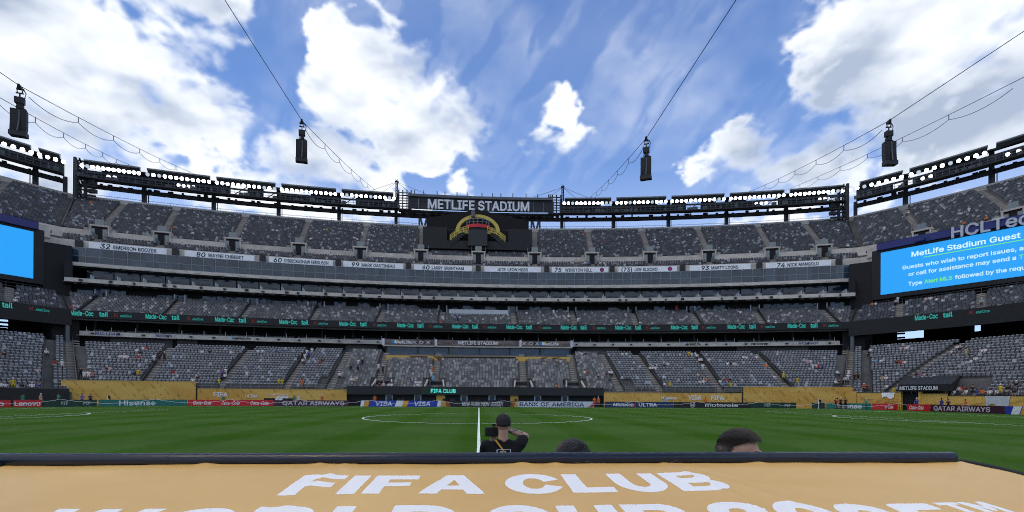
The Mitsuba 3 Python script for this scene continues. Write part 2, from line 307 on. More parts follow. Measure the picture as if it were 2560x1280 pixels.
MID = [(59.7 + .82 * i, 15.0 + .44 * i) for i in range(11)]
UPA = [(72.3 + .82 * i, 30.55 + .5 * i) for i in range(3)]
UPB = [(76.4 + .79 * i, 33.8 + .512 * i) for i in range(24)]
def terrace(m, reg, rows, us, back=.8, drop=1.2, front=None):
    dy = rows[1][0] - rows[0][0]; pr = [(rows[0][0] - .15, (front if front is not None else rows[0][1] - drop))]
    for y0, z in rows: pr += [(pr[-1][0], z), (y0 - .15 + dy, z)]
    pr += [(pr[-1][0], rows[-1][1] - drop)]
    return sweep(m, reg, pr, us)
def aisle_steps(m, reg, rows, u0, w=1.15):
    for (y0, z), (y1, z1) in zip(rows, rows[1:] + [(2 * rows[-1][0] - rows[-2][0], 2 * rows[-1][1] - rows[-2][1])]):
        rbox(m, reg, y0 - .13, z + .004, u0(y0), w, y1 - y0 - .43, .012); rbox(m, reg, y1 - .55, z + .003, u0(y0), w, .40, (z1 - z) / 2)
    return m
def lerp_u(rows, a, b):      # the aisle line from u = a at the front row to u = b at the back row
    y0, y1 = rows[0][0], rows[-1][0]; return lambda y: a + (b - a) * (y - y0) / (y1 - y0)
def side_rail(m, reg, rows, u, h=.62, wd=.16):     # the dark solid rail along one edge of an aisle
    (y0, z0), (y1, z1) = rows[0], rows[-1]; pts = []
    for y, z in ((y0 - .1, z0), (y1 + .5, z1)):
        p = ring(reg, y, u(y)); n, t = out_n(reg, y, u(y)); pts.append((p, t, z))
    (p, t, z), (p2, t2, z2) = pts; q = []
    for zz in (0, h):
        q += [[*(p - t * wd / 2), z + zz], [*(p + t * wd / 2), z + zz], [*(p2 + t2 * wd / 2), z2 + zz], [*(p2 - t2 * wd / 2), z2 + zz]]
    return m.hexa(q)
def hand_rails(m, reg, y0, z0, ua, ub, h=.95, step=1.6, rails=(1.0, .55)):
    us = us_(ua, ub, reg, step); 
    for u in us: rbox(m, reg, y0, z0, u, .05, .05, h)
    for k in rails: sweep(m, reg, rect(y0, y0 + .06, z0 + h * k - .05, z0 + h * k), us)
    return m
ACC_END = .44      # how many radians of the end stands are built past the corner
def stand(name, label, tier, reg): return thing(name, label, 'grandstand')
NTH = ['first', 'second', 'third', 'fourth', 'fifth', 'sixth', 'seventh', 'eighth', 'ninth', 'tenth', 'eleventh', 'twelfth', 'thirteenth', 'fourteenth']
def build_blocks(st, reg, rows, aisles, pal, gap=.75, pals=None, cut=None, rail=True, name='seating_block', one=None, bare=()):
    """aisles: [(u at the front row, u at the back row)]; the blocks lie between them"""
    al = [lerp_u(rows, a, b) for a, b in aisles]
    for k, (a, b) in enumerate(zip(al, al[1:])):
        pl = seat_places(reg, rows, a, b, gap)
        if cut is not None: pl = pl[~cut(pl)]
        if one and k in one:        # near blocks: every seat its own part
            bk = fresh(f'{st}__{name}')
            for q in pl:
                g, c = seat_mesh(q[None], pals[k] if pals else pal); put(f'{bk}__seat', g, SEATS, color=c)
            continue
        put_seats(f'{st}__{name}', pl, pals[k] if pals else pal, 'stuff')
    ms, mr = M(), M()
    for k, a in enumerate(al[1:-1]):
        if k + 1 not in bare: put(f'{st}__aisle_steps', aisle_steps(M(), reg, rows, a), AISLE, kind='stuff')
        if rail: 
            sgn = 1 if aisles[k + 1][1] > 0 or reg == 1 else -1
            side_rail(mr, reg, rows, lambda y, a=a, s=sgn: a(y) + s * .72 / per_u(reg, y))
    if rail and mr.n: put(f'{st}__aisle_rail', mr, STEEL)
# ---- lower tier, far side
lo = thing('lower_grandstand', 'lowest seating tier of the far side stand, grey club seats in its middle', 'grandstand')
FULL = us_(-1, 1)
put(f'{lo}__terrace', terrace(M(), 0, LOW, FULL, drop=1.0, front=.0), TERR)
LA = [(-1.0, -.992), (-.868, -.80), (-.694, -.615), (-.53, -.465), (-.416, -.365), (-.286, -.262), (-.129, -.117), (.13, .123), (.281, .262), (.408, .353), (.522, .45), (.688, .616), (.874, .775), (1.0, .992)]
CENTRE = [(y, z) for y, z in LOW[:13]]
def cut_low(pl):
    x = pl[:, 0]; i = pl[:, 7]; mid = (np.abs(x) < 17.6) & (i > 12)
    nb = np.zeros(len(pl), bool)
    for s in (-.275, -.128, .129, .28, .415, -.415):     # stair heads in the front rows
        xc = ring(0, 45, s)[0]; nb |= (np.abs(x - xc) < 1.9) & (i < 4)
    return mid | nb
pals = [DARKSEAT] * 4 + [CLUBSEAT] * 5 + [DARKSEAT] * 4
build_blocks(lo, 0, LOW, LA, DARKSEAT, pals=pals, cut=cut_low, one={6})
m = M()
for s in (-.275, -.128, .129, .28):
    for dx in (-1.6, 1.6): 
        p = ring(0, 43.9, s); m.bar((p[0] + dx, p[1], 3.1), (p[0] + dx * .8, p[1] + 1.8, 4.3), .14, .5)
    rbox(m, 0, 43.75, 2.7, s, 3.4, .1, .35)
put(f'{lo}__stair_head_wall', m, CONC)
m = M()
for s in (-.275, -.128, .129, .28): rbox(m, 0, 45.6, 2.9, s, 2.6, .2, 1.25)
put(f'{lo}__stair_opening', m, DARK)
for a, b in ((-1.0, -.36), (.355, 1.0)): put(f'{lo}__front_railing', hand_rails(M(), 0, 43.3, 2.55, a, b), RAILM)
m = M()
for a, b in ((-.985, -.87), (-.85, -.70), (-.68, -.54), (.53, .68), (.70, .86), (.885, .985)): sweep(m, 0, rect(43.38, 43.41, 2.6, 3.42), us_(a, b))
put(f'{lo}__railing_panel', m, GREYWALL)
# wall behind the lower rows, the balcony of the club level above it
m = M(); sweep(m, 0, rect(62.0, 62.3, 8.6, 11.7), us_(-.99, .99)); put(f'{lo}__back_wall', m, DARK)
m = M()
for a, b in ((-.92, -.79), (-.78, -.735), (-.37, -.285), (.28, .40), (.72, .90)): sweep(m, 0, rect(61.6, 61.9, 9.2, 11.68), us_(a, b))
put(f'{lo}__grey_wall', m, GREYWALL)
m = M(); sweep(m, 0, rect(57.6, 62, 9.1, 9.5), us_(-.99, .99)); put(f'{lo}__walkway', m, TERR)
m = M()
for a, b in ((-.36, -.30), (.29, .36), (.47, .60), (.78, .97)): hand_rails(m, 0, 57.7, 9.5, a, b)
put(f'{lo}__rear_railing', m, RAILM)
# golden printed wall behind the middle block
cw = thing('club_banner_wall', 'gold, brown and black printed wall above the grey club seats', 'banner')
sweep(m := M(), 0, rect(54.35, 54.5, 7.7, 9.15), us_(-.262, .262)); put(f'{cw}__backing', m, GOLDP)
sweep(m := M(), 0, rect(54.30, 54.345, 7.75, 9.1), us_(-.118, .105)); put(f'{cw}__black_panel', m, BLACK)
m = M()
for x0, w, sl in ((-13.0, 3.2, 1.9), (-8.6, 1.6, 2.2), (9.6, 1.0, 2.4), (11.6, 1.3, 2.4)):
    for k in range(1): p = [(x0, 7.76), (x0 + w, 7.76), (x0 + w + sl, 9.09), (x0 + sl, 9.09)] if x0 > 0 else [(x0 + sl, 7.76), (x0 + w + sl, 7.76), (x0 + w, 9.09), (x0, 9.09)]
    v = [];
    for dy in (54.25, 54.349):
        for x, z in p: v.append([x, ring(0, dy, x / corner(dy)[0])[1], z])
    m.hexa(v)
put(f'{cw}__brown_stripe', m, BROWN)
on_ring(m := M(), text('FIFA CLUB WORLD CUP 2025', .42, 16.5 * .33), 0, 54.28, 8.32, -.005); put(f'{cw}__lettering', m, WHITE)
# box level over the middle, with the sponsor boards in front
cb = thing('centre_box', 'glazed box at mid stand under the long sponsor board', 'box')
sweep(m := M(), 0, rect(58.6, 58.75, 9.5, 11.3), us_(-.262, .262)); put(f'{cb}__glass', m, PANE)
m = M()
for u in np.linspace(-.262, .262, 7): rbox(m, 0, 58.2, 9.2, u, .22, .3, 2.4)
put(f'{cb}__post', m, STEEL)
sweep(m := M(), 0, rect(57.9, 58.3, 9.1, 9.75), us_(-.262, .262)); put(f'{cb}__counter', m, GREYWALL)
sb = thing('sponsor_board', 'long printed stadium sponsor board over the centre box', 'sign')
sweep(m := M(), 0, rect(57.6, 61, 11.15, 11.4), us_(-.270, .266)); put(f'{sb}__canopy_edge', m, CONC)
for a, b in ((-.268, -.125), (-.122, .115), (.122, .264)):
    sweep(m := M(), 0, rect(57.5, 57.7, 11.45, 12.5), us_(a, b)); put(f'{sb}__panel', m, varied('print_pattern', (.12, .10, .095), .9, 2.2) if 'print_pattern' not in scene else 'print_pattern')
m = M()
for a in (-.27, -.1235, .1185, .266): rbox(m, 0, 57.45, 11.3, a, .45, .3, 1.3)
put(f'{sb}__post', m, SILVER)
on_ring(m := M(), text('METLIFE STADIUM', .62, 7.6), 0, 57.46, 11.68, -.004)
for u in (-.215, .205): on_ring(m, text('MetLife', .55, 3.2), 0, 57.46, 11.68, u)
for u in (-.165, .148): on_ring(m, text('X O X', .55, 3.4, False), 0, 57.46, 11.68, u)
put(f'{sb}__lettering', m, VINYLW)
def met_logo(st, u, y0, z, s, reg=0):
    sg = 1
    for k, (c, nm) in enumerate(((BLUEP2, 'blue_mark'), (GREEN2, 'green_mark'))):
        v = np.array([[0, 0, 0], [1, 0, 0], [.5, 1, 0], [0, 1, 0]], float) * s if k == 0 else np.array([[1, 0, 0], [1.5, 0, 0], [1.5, 1, 0], [.6, 1, 0]], float) * s
        w = np.vstack([v, v + [0, 0, .02]]); on_ring(m := M(), (w, np.vstack([HEXF[:, [0, 1, 2]], HEXF[:, [0, 2, 3]]])), reg, y0, z, u); put(f'{st}__{nm}', m, c)
BLUEP2, GREEN2 = flat('logo_blue', (.02, .22, .62), .5), flat('logo_green', (.28, .52, .06), .5)
for u in (-.2465, .1745): met_logo(sb, u, 57.46, 11.68, .62)
# ---- club level: concrete balcony, dark boxes under the ribbon board
cl = thing('club_balcony', 'pale concrete balcony of the club level with sponsor names on it', 'balcony')
for a, b in ((-.983, -.272), (.268, .977)):
    sweep(m := M(), 0, rect(60, 60.4, 11.72, 12.5), us_(a, b)); put(f'{cl}__parapet', m, CONC)
sweep(m := M(), 0, rect(60.4, 66.4, 11.72, 11.95), us_(-.99, .985)); put(f'{cl}__floor', m, TERR)
sweep(m := M(), 0, rect(66.0, 66.3, 11.96, 15.2), us_(-.99, .985)); put(f'{cl}__back_glass', m, DARK)
m = M()
for u in np.linspace(-.95, .95, 23): rbox(m, 0, 62.5, 11.95, u + rng.normal(0, .004), .28, .28, 3.2)
put(f'{cl}__column', m, STEEL)
m = M()
for u in np.linspace(-.97, .965, 40): rbox(m, 0, 60.05, 12.5, u, .06, .06, .75)
put(f'{cl}__rail_post', m, SILVER)
m = M()
for u in np.linspace(-.96, -.285, 14): rbox(m, 0, 59.65, 12.02, u, .42, .35, .22)
for u in np.linspace(.28, .955, 14): rbox(m, 0, 59.65, 12.02, u, .42, .35, .22)
put(f'{cl}__floodlight_box', m, STEEL)
pl = seat_places(0, [(61.0, 11.95), (61.9, 12.1)], lambda y: -.975, lambda y: .97, 0); put_seats(f'{cl}__seats', pl[rng.random(len(pl)) < .8], (np.array([[.02, .02, .022], [.05, .05, .05]]), [.6, .4]), 'stuff')
NAVY = flat('navy_letter', (.03, .05, .25), .5)
for s, u, w, c in (('BUD LIGHT', -.928, 3.6, NAVY), ("MOODY'S", -.811, 2.5, NAVY), ('MetLife', -.628, 2.2, BLACK), ('MetLife', .612, 2.0, BLACK), ('verizon', .776, 2.5, BLACK), ('HCLTech', .902, 3.3, NAVY)):
    on_ring(m := M(), text(s, .46, w), 0, 59.98, 11.93, u); put(f'{cl}__lettering', m, c)
for u in (-.657, .586): met_logo(cl, u, 59.98, 11.93, .45)
# ---- middle tier and the LED ribbon in front of it
mi_ = thing('middle_grandstand', 'middle seating tier of the far side above the black ribbon board', 'grandstand')
MA = [(-1.01, -1.0), (-.985, -.928), (-.811, -.767), (-.638, -.602), (-.465, -.435), (-.288, -.266), (-.11, -.104), (.102, .095), (.278, .264), (.454, .433), (.627, .593), (.797, .759), (.975, .921), (1.01, 1.0)]
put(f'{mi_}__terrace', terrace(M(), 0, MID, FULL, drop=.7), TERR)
build_blocks(mi_, 0, MID, MA, MIDSEAT, gap=.7, cut=lambda p: (np.abs(p[:, 0] + .3) < 5.9) & (p[:, 7] > 7))
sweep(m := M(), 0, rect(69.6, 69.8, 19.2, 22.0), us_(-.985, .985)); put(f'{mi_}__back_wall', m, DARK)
m = M(); k = np.linspace(-.97, .97, 62)
for i, (a, b) in enumerate(zip(k, k[1:])):
    if rng.random() < .62: sweep(m, 0, rect(69.45, 69.5, 19.6 + rng.uniform(0, .5), 20.9 + rng.uniform(0, .8)), [a, b - .002])
put(f'{mi_}__back_window', m, PANE)
m = M()
for i in range(150):
    u = rng.uniform(-.96, .96); rbox(m, 0, 68.9, 19.7, u, rng.uniform(.3, 1.3), .3, rng.uniform(.25, 1.1))
put(f'{mi_}__concourse_counter', m, GRID, kind='stuff')
m = M()
for a, b in MA[1:-1]:
    for d in (-.011, .011): rbox(m, 0, 68.4, 19.6, b + d, .22, .22, 1.5)
put(f'{mi_}__aisle_gate_post', m, FRAME)
sweep(m := M(), 0, rect(66.3, 66.6, 18.8, 19.95), us_(-.086, .082)); put(f'{mi_}__camera_platform', m, FRAME)
hand_rails(m := M(), 0, 59.4, 15.2, -1, 1, .8, 3); put(f'{mi_}__front_railing', m, STEEL)
TEAL, DRED = (.055, .86, .78), (.16, .02, .02)
def lamp_bsdf(name, c): return flat(name, (.01, .01, .01), .6)
LEDOFF = lamp_bsdf('led_face', 0)
def ribbon(key, label, reg, ua, ub, y0, z0, z1, big, small):
    rb = thing(key, label, 'LED board', 'LED ribbon boards of the bowl')
    sweep(m := M(), reg, rect(y0, y0 + .6, z0, z1), us_(ua, ub, reg)); put(f'{rb}__panel', m, BLACK)
    for u in big:
        put(f'{rb}__lettering', on_ring(M(), text('Made-Coc', .78, 3.15), reg, y0 - .02, z1 - .94, u - (-1 if reg == -1 else 1) * .85 / per_u(reg, y0)), LEDOFF, emitter=glow(TEAL, .42)); on_ring(m := M(), text('tail', .78, 1.25), reg, y0 - .02, z1 - .94, u + (-1 if reg == -1 else 1) * 2.05 / per_u(reg, y0))
        put(f'{rb}__lettering', m, LEDOFF, emitter=glow(TEAL, .42))
    for u in small:
        on_ring(m := M(), text('etelOne', .42, 1.7), reg, y0 - .02, z1 - .88, u); put(f'{rb}__small_lettering', m, LEDOFF, emitter=glow(TEAL, .25))
        on_ring(m := M(), text('K', .62, .6), reg, y0 - .02, z1 - .94, u - (-1 if reg == -1 else 1) * 1.35 / per_u(reg, y0)); put(f'{rb}__red_mark', m, LEDOFF, emitter=glow(DRED, .5))
    return rb
BIG = [-.968, -.817, -.663, -.508, -.354, -.197, -.042, .113, .27, .425, .581, .734, .888]; SMALL = [-.893, -.737, -.586, -.431, -.274, -.118, .036, .194, .35, .502, .655, .809, .964]
ribbon('ribbon_board', 'black LED ribbon with turquoise words along the far side stand', 0, -1.0, 1.0, 58.8, 14.62, 15.92, BIG, SMALL)
ribbon('ribbon_board', 'black LED ribbon along the left end stand', -1, 0, ACC_END, 58.8, 13.25, 15.92, [.120], [.045])
ribbon('ribbon_board', 'black LED ribbon along the right end stand', 1, 0, ACC_END, 58.8, 13.25, 15.92, [.148], [.225])
# ---- two suite floors between the middle and the upper tier
su = thing('suite_front', 'two glazed suite floors with pale concrete ledges on the far side', 'suites')
SUA, SUB = -1.0, 1.0
sweep(m := M(), 0, rect(66.0, 66.5, 21.85, 22.55), us_(SUA, SUB)); put(f'{su}__lower_ledge', m, CONC)
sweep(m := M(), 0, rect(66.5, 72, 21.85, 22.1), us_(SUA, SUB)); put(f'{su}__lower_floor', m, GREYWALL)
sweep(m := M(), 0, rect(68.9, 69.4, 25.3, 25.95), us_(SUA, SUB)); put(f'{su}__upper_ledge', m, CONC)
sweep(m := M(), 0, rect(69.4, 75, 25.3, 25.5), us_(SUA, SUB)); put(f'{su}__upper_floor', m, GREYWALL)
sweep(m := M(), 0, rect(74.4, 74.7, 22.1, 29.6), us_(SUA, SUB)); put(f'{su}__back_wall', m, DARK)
NP = 74; k = np.linspace(SUA + .02, SUB - .01, NP + 1)
for i in range(NP):          # upper floor: two rows of panes in pale frames
    for z0, z1 in ((25.98, 27.35), (27.42, 28.9)):
        put(f'{su}__pane', sweep(M(), 0, rect(70.1, 70.14, z0, z1), [k[i] + .0008, k[i + 1] - .0008]), PANE)
m = M()
for i in range(NP + 1): rbox(m, 0, 70.02, 25.95, k[i], .075, .16, 3.0)
for z in (27.38, 28.92): sweep(m, 0, rect(70.03, 70.16, z - .035, z + .035), us_(k[0], k[-1]))
put(f'{su}__mullion', m, flat('mullion_grey', (.24, .28, .32), .4))
k2 = np.linspace(SUA + .05, SUB - .02, 38)
for i in range(37): 
    put(f'{su}__pane', sweep(M(), 0, rect(71.0, 71.04, 22.4, 25.2), [k2[i] + .0012, k2[i + 1] - .0012]), PANE)
m, md, ml = M(), M(), M()
for i, u in enumerate(k2):
    rbox(m, 0, 66.7, 22.1, u, .09, 4.2, 1.35); rbox(md, 0, 66.6, 22.55, u + .004, .35, .1, .55)
    rbox(ml, 0, 67.6, 25.22, u + .01, 1.2, .3, .06)
put(f'{su}__balcony_divider', m, FRAME); put(f'{su}__balcony_glass', md, GLASSR); put(f'{su}__ceiling_light', ml, FRAME)
SUITESEAT = (np.array([[.012, .012, .013], [.028, .027, .027], [.05, .047, .045]]), [.5, .35, .15])
pls = [seat_places(0, [(67.0, 22.15), (67.9, 22.5)], lambda y, a=k2[i]: a + .004, lambda y, b=k2[i + 1]: b - .012, 0) for i in range(37)]
put_seats(f'{su}__balcony_seats', np.vstack(pls), SUITESEAT, 'stuff')
m = M()
for u in np.linspace(-.98, .98, 75): rbox(m, 0, 66.1, 21.55, u + rng.normal(0, .005), rng.uniform(.4, .9), .4, rng.uniform(.25, .5))
for u in np.linspace(-.98, .98, 64): rbox(m, 0, 69.1, 25.05, u + rng.normal(0, .006), rng.uniform(.4, .8), .4, rng.uniform(.2, .4))
for u in np.linspace(-.97, .97, 40): rbox(m, 0, 65.8, 22.0, u + rng.normal(0, .01), rng.uniform(.3, .7), .2, rng.uniform(.2, .5))
put(f'{su}__ledge_fitting', m, STEEL, kind='stuff')
for sg in (-1, 1):
    sweep(m := M(), 0, rect(66.2, 74, 22.1, 25.3), [sg * .985, sg * 1.0]); put(f'{su}__end_wall', m, DARK)
# ---- upper tier
up = thing('upper_grandstand', 'upper seating tier of the far side under the open sky', 'grandstand')
UA = [(-1.01, -1.0), (-.929, -.901), (-.805, -.792), (-.649, -.632), (-.49, -.476), (-.331, -.321), (-.166, -.166), (.157, .160), (.320, .315), (.482, .469), (.64, .624), (.80, .781), (.923, .897), (1.01, 1.0)]
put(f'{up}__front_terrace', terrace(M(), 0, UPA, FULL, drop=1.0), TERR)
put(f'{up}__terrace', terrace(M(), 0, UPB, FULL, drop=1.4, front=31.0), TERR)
VOM = [a for a, b in UA[1:-1]] + [-.004]
def vom_dist(p, reg, voms): return np.min(np.abs(p[:, 0][:, None] - np.array([ring(reg, 77.5, u)[0] for u in voms])[None]), 1) if reg == 0 else np.min(np.linalg.norm(p[:, None, :2] - np.array([ring(reg, 77.0, u) for u in voms])[None], axis=2), 1)
stage_cut = lambda p: (np.abs(p[:, 0] + .3) < 13.2) & (p[:, 7] > 4)
build_blocks(up, 0, UPB, UA, UPSEAT, gap=.75, rail=False, cut=lambda p: ((vom_dist(p, 0, VOM) < 2.1) & (p[:, 7] < 3)) | stage_cut(p))
build_blocks(up, 0, UPA, [(a, a) for a, b in UA], UPSEAT, gap=1.0, rail=False, name='front_seating_row', cut=lambda p: vom_dist(p, 0, [-.004]) < 1.0)
def upper_fittings(st, reg, voms, ua, ub):
    us = us_(ua, ub, reg)
    sweep(m := M(), reg, rect(71.6, 72.15, 28.95, 30.62), us); put(f'{st}__front_fascia', m, CONC)
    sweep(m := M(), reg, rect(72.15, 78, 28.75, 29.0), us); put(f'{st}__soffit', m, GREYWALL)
    sweep(m := M(), reg, rect(76.02, 76.24, 31.9, 33.95), us); put(f'{st}__cross_aisle_wall', m, CONC)
    sweep(m := M(), reg, rect(74.6, 76.05, 31.2, 31.7), us); put(f'{st}__cross_aisle', m, AISLE)
    sweep(m := M(), reg, rect(95.4, 96.2, 44.6, 47.0), us); put(f'{st}__rear_parapet', m, CONC)
    for u in voms:
        v = fresh(f'{st}__vomitory')
        put(f'{v}__lintel', rbox(M(), reg, 75.7, 34.75, u, 3.3, 1.5, .3), CONC)
        m = M()
        for sgn in (-1, 1): rbox(m, reg, 75.75, 31.7, u + sgn * 1.4 / per_u(reg, 76), .25, 1.3, 3.05)
        put(f'{v}__side_wall', m, CONC)
        put(f'{v}__doorway', rbox(M(), reg, 75.98, 31.7, u, 2.6, .3, 3.05), DARK)
        m = M()
        for sgn in (-1, 1): rbox(m, reg, 74.4, 31.9, u + sgn * .95 / per_u(reg, 76), .7, .08, 2.0); rbox(m, reg, 72.3, 31.9, u + sgn * .9 / per_u(reg, 76), .08, 3.0, .9)
        rbox(m, reg, 75.75, 35.05, u, 1.5, .08, 1.1)
        put(f'{v}__glass_panel', m, GLASSR)
        m = M()
        for sgn in (-1, 1):
            uu = u + sgn * 2.1 / per_u(reg, 76); rbox(m, reg, 76.0, 33.9, uu, .7, 1.8, .5); rbox(m, reg, 75.85, 33.9, u + sgn * 1.65 / per_u(reg, 76), .08, .08, 2.1)
        put(f'{v}__side_step', m, AISLE)
upper_fittings(up, 0, VOM, -1, 1)
m = M()
for u in np.linspace(-.97, .97, 36): rbox(m, 0, 95.2, 46.9, u, .06, .06, .5)
sweep(m, 0, rect(95.2, 95.26, 47.35, 47.42), FULL); put(f'{up}__rear_rail', m, STEEL)
# ---- the name banners on the upper front
NAMES = [('32', 'EMERSON BOOZER', -.945, -.791), ('80', 'WAYNE CHREBET', -.753, -.595), ('60', "D'BRICKASHAW FERGUSON", -.561, -.401), ('99', 'MARK GASTINEAU', -.375, -.213), ('60', 'LARRY GRANTHAM', -.184, -.022),
         ('JETS', 'LEON HESS', .013, .174), ('75', 'WINSTON HILL', .205, .365), ('(73)', 'JOE KLECKO', .393, .553), ('93', 'MARTY LYONS', .587, .744), ('74', 'NICK MANGOLD', .781, .935)]
BANNERW = flat('banner_white', (.86, .88, .90), .6); NUMG = flat('banner_green', (.004, .030, .016), .6); NAMEG = flat('banner_letter', (.008, .022, .020), .6)
for num, nm, a, b in NAMES:
    key = thing('name_banner', f'white banner reading {num} {nm} on the upper tier front'.replace('(', '').replace(')', ''), 'banner', 'white name banners along the upper front')
    put(f'{key}__board', sweep(M(), 0, rect(71.46, 71.52, 29.3, 30.45), us_(a, b)), BANNERW)
    W = (b - a) * per_u(0, 71.5); c = (a + b) / 2; pu = per_u(0, 71.5, c); tight = nm in ('WINSTON HILL', 'JOE KLECKO')
    nw = {'JETS': 1.8, '(73)': 2.3}.get(num, 1.55); tw = min(.5 * len(nm), W - nw - 2.2)
    tot = nw + .5 + tw; x0 = -tot / 2 if not tight else -W / 2 + .6
    on_ring(m := M(), text(num, .88 if num != 'JETS' else .6, nw, True, .03, .12 if num != '(73)' else 0), 0, 71.45, 29.42 if num != 'JETS' else 29.55, c + (x0 + nw / 2) / pu); put(f'{key}__number', m, NUMG)
    on_ring(m := M(), text(nm, .66, tw, True), 0, 71.45, 29.5, c + ((x0 + nw + .5 + tw / 2) if not tight else -.3) / pu); put(f'{key}__name', m, NAMEG)
    if tight:
        g2 = np.linspace(0, 2 * np.pi, 17)[:-1]; u = c + (W / 2 - 1.4) / pu
        for r_, mm, dz in ((.48, NAVY, .02), (.30, RED, .04)):
            v = np.c_[r_ * np.cos(g2), r_ * np.sin(g2), 0 * g2 + dz]; k_ = np.arange(1, 15)
            put(f'{key}__emblem', on_ring(M(), (v, np.c_[0 * k_, k_, k_ + 1]), 0, 71.45, 29.86, u), mm)
for i, u in enumerate([-.965, -.774, -.577, -.388, -.2, -.004, .191, .376, .569, .767, .955]):
    key = thing('ledge_speaker', f'dark loudspeaker box on the upper front, {NTH[i]} from the left', 'loudspeaker', 'loudspeaker boxes between the name banners')
    put(f'{key}__cabinet', rbox(M(), 0, 70.9, 29.15, u, 1.1, .6, 1.3), STEEL); put(f'{key}__cluster', rbox(rbox(M(), 0, 70.7, 28.1, u + .012, 1.7, .7, .55), 0, 70.8, 27.75, u + .012, 1.1, .5, .4), BLACK)
    put(f'{key}__bracket', rbox(M(), 0, 71.5, 28.5, u, .2, .1, .8), STEEL)
# ---- the end stands as far as they come into view
for sg, side_ in ((-1, 'left'), (1, 'right')):
    E = us_(0, ACC_END, sg); rg = sg; LOWEND = LOWENDS[sg]
    st = thing('lower_end_stand', f'lowest seating tier of the {side_} end, dark seats running up into the shade', 'grandstand')
    put(f'{st}__terrace', terrace(M(), rg, LOWEND, E, drop=1.2, front=0.0), TERR)
    AE = [(.013, .003), (.054, .030), (.093, .196), (ACC_END, ACC_END)] if sg == 1 else [(.013, .003), (.056, .032), (.27, .27), (ACC_END, ACC_END)]; cs = lerp_u(LOWEND, .007, -.002); put(f'{st}__aisle_steps', aisle_steps(M(), rg, LOWEND, cs, 1.9), AISLE, kind='stuff'); put(f'{st}__aisle_rail', side_rail(M(), rg, LOWEND, cs, .9, .06), GRID)
    c2 = (lambda p: (np.linalg.norm(p[:, :2] - ring(1, 45.0, .20)[None], axis=1) < 4.6) & (p[:, 7] < 6)) if sg == 1 else None
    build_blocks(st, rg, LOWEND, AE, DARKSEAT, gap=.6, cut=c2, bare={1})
    sweep(m := M(), rg, rect(59.9, 75.3, 10.2, 10.5), E); put(f'{st}__concourse_floor', m, TERR)
    wins = [(.0665, .1096, 13.6, 15.9), (.1847, .1931, 14.0, 15.2)] if sg == 1 else [(.0717, .083, 13.4, 15.4)]; m = M(); e = 0
    for a, b, z0, z1 in wins:
        sweep(m, rg, rect(75, 75.3, 10.5, 19.0), us_(e, a, rg, 2)); sweep(m, rg, rect(75, 75.3, 10.5, z0), us_(a, b, rg, 2)); sweep(m, rg, rect(75, 75.3, z1, 19.0), us_(a, b, rg, 2)); e = b
    sweep(m, rg, rect(75, 75.3, 10.5, 19.0), us_(e, ACC_END, rg, 2)); put(f'{st}__concourse_wall', m, DARK)
    a, b, z0, z1 = wins[0]; m = M(); ab = (a, a + (b - a) * .3) if sg == 1 else (a, b)
    for z in np.linspace(z0 + .1, z1 - .5, 3): sweep(m, rg, rect(75.05, 75.2, z, z + .35), us_(*ab, rg, 1))
    put(f'{st}__window_bar', m, STEEL); sweep(m := M(), rg, rect(74.5, 74.7, 10.6, 15.0), us_(*((.0272, .066) if sg == 1 else (.0311, .069)), rg)); put(f'{st}__grey_wall', m, GREYWALL)
    put(f'{st}__column', rbox(M(), rg, 58.9, 8.8, .006, .5, .5, 4.6), GRID)
    st = thing('middle_end_stand', f'middle seating tier of the {side_} end below the big screen', 'grandstand')
    put(f'{st}__terrace', terrace(M(), rg, MID, E, drop=.7), TERR)
    build_blocks(st, rg, MID, [(.0, .0), (.09, .075), (.22, .2), (ACC_END, ACC_END)], UPSEAT, gap=.7, rail=False)
    sweep(m := M(), rg, rect(59.2, 75.0, 14.4, 14.6) if False else [(59.2, 13.25), (66, 14.9), (75, 18.9), (75, 19.1), (66, 15.2), (59.2, 13.5)], E); put(f'{st}__soffit', m, DARK)
    m = M(); sweep(m, rg, rect(59.6, 68.5, 15.4, 16.0), us_(-.004, .004, rg, .3)); put(f'{st}__corner_wall', m, CONC)
    sweep(m := M(), rg, rect(75.2, 75.5, 18.5, 29), E); put(f'{st}__back_wall', m, DARK)
    hand_rails(m := M(), rg, 68.8, 19.4, .03, ACC_END, 1.3, 2); put(f'{st}__rear_railing', m, GRID)
    st = thing('upper_end_stand', f'upper seating tier of the {side_} end above the big screen', 'grandstand')
    put(f'{st}__front_terrace', terrace(M(), rg, UPA, E, drop=1.0), TERR); put(f'{st}__terrace', terrace(M(), rg, UPB, E, drop=1.4, front=31.0), TERR)
    ae = [(.0, .0), (.105, .088), (.235, .2), (.365, .312), (ACC_END, ACC_END)]
    vo = [a for a, b in ae[1:-1]]
    build_blocks(st, rg, UPB, ae, UPSEAT, gap=.75, rail=False, cut=lambda p: (vom_dist(p, rg, vo) < 2.2) & (p[:, 7] < 3))
    build_blocks(st, rg, UPA, [(a, a) for a, b in ae], UPSEAT, gap=1.0, rail=False, name='front_seating_row')
    upper_fittings(st, rg, vo, 0, ACC_END)
    sweep(m := M(), rg, rect(71.3, 71.9, 30.2, 32.4), us_(.012, .062, rg, 1)); put(f'{st}__corner_parapet', m, CONC)
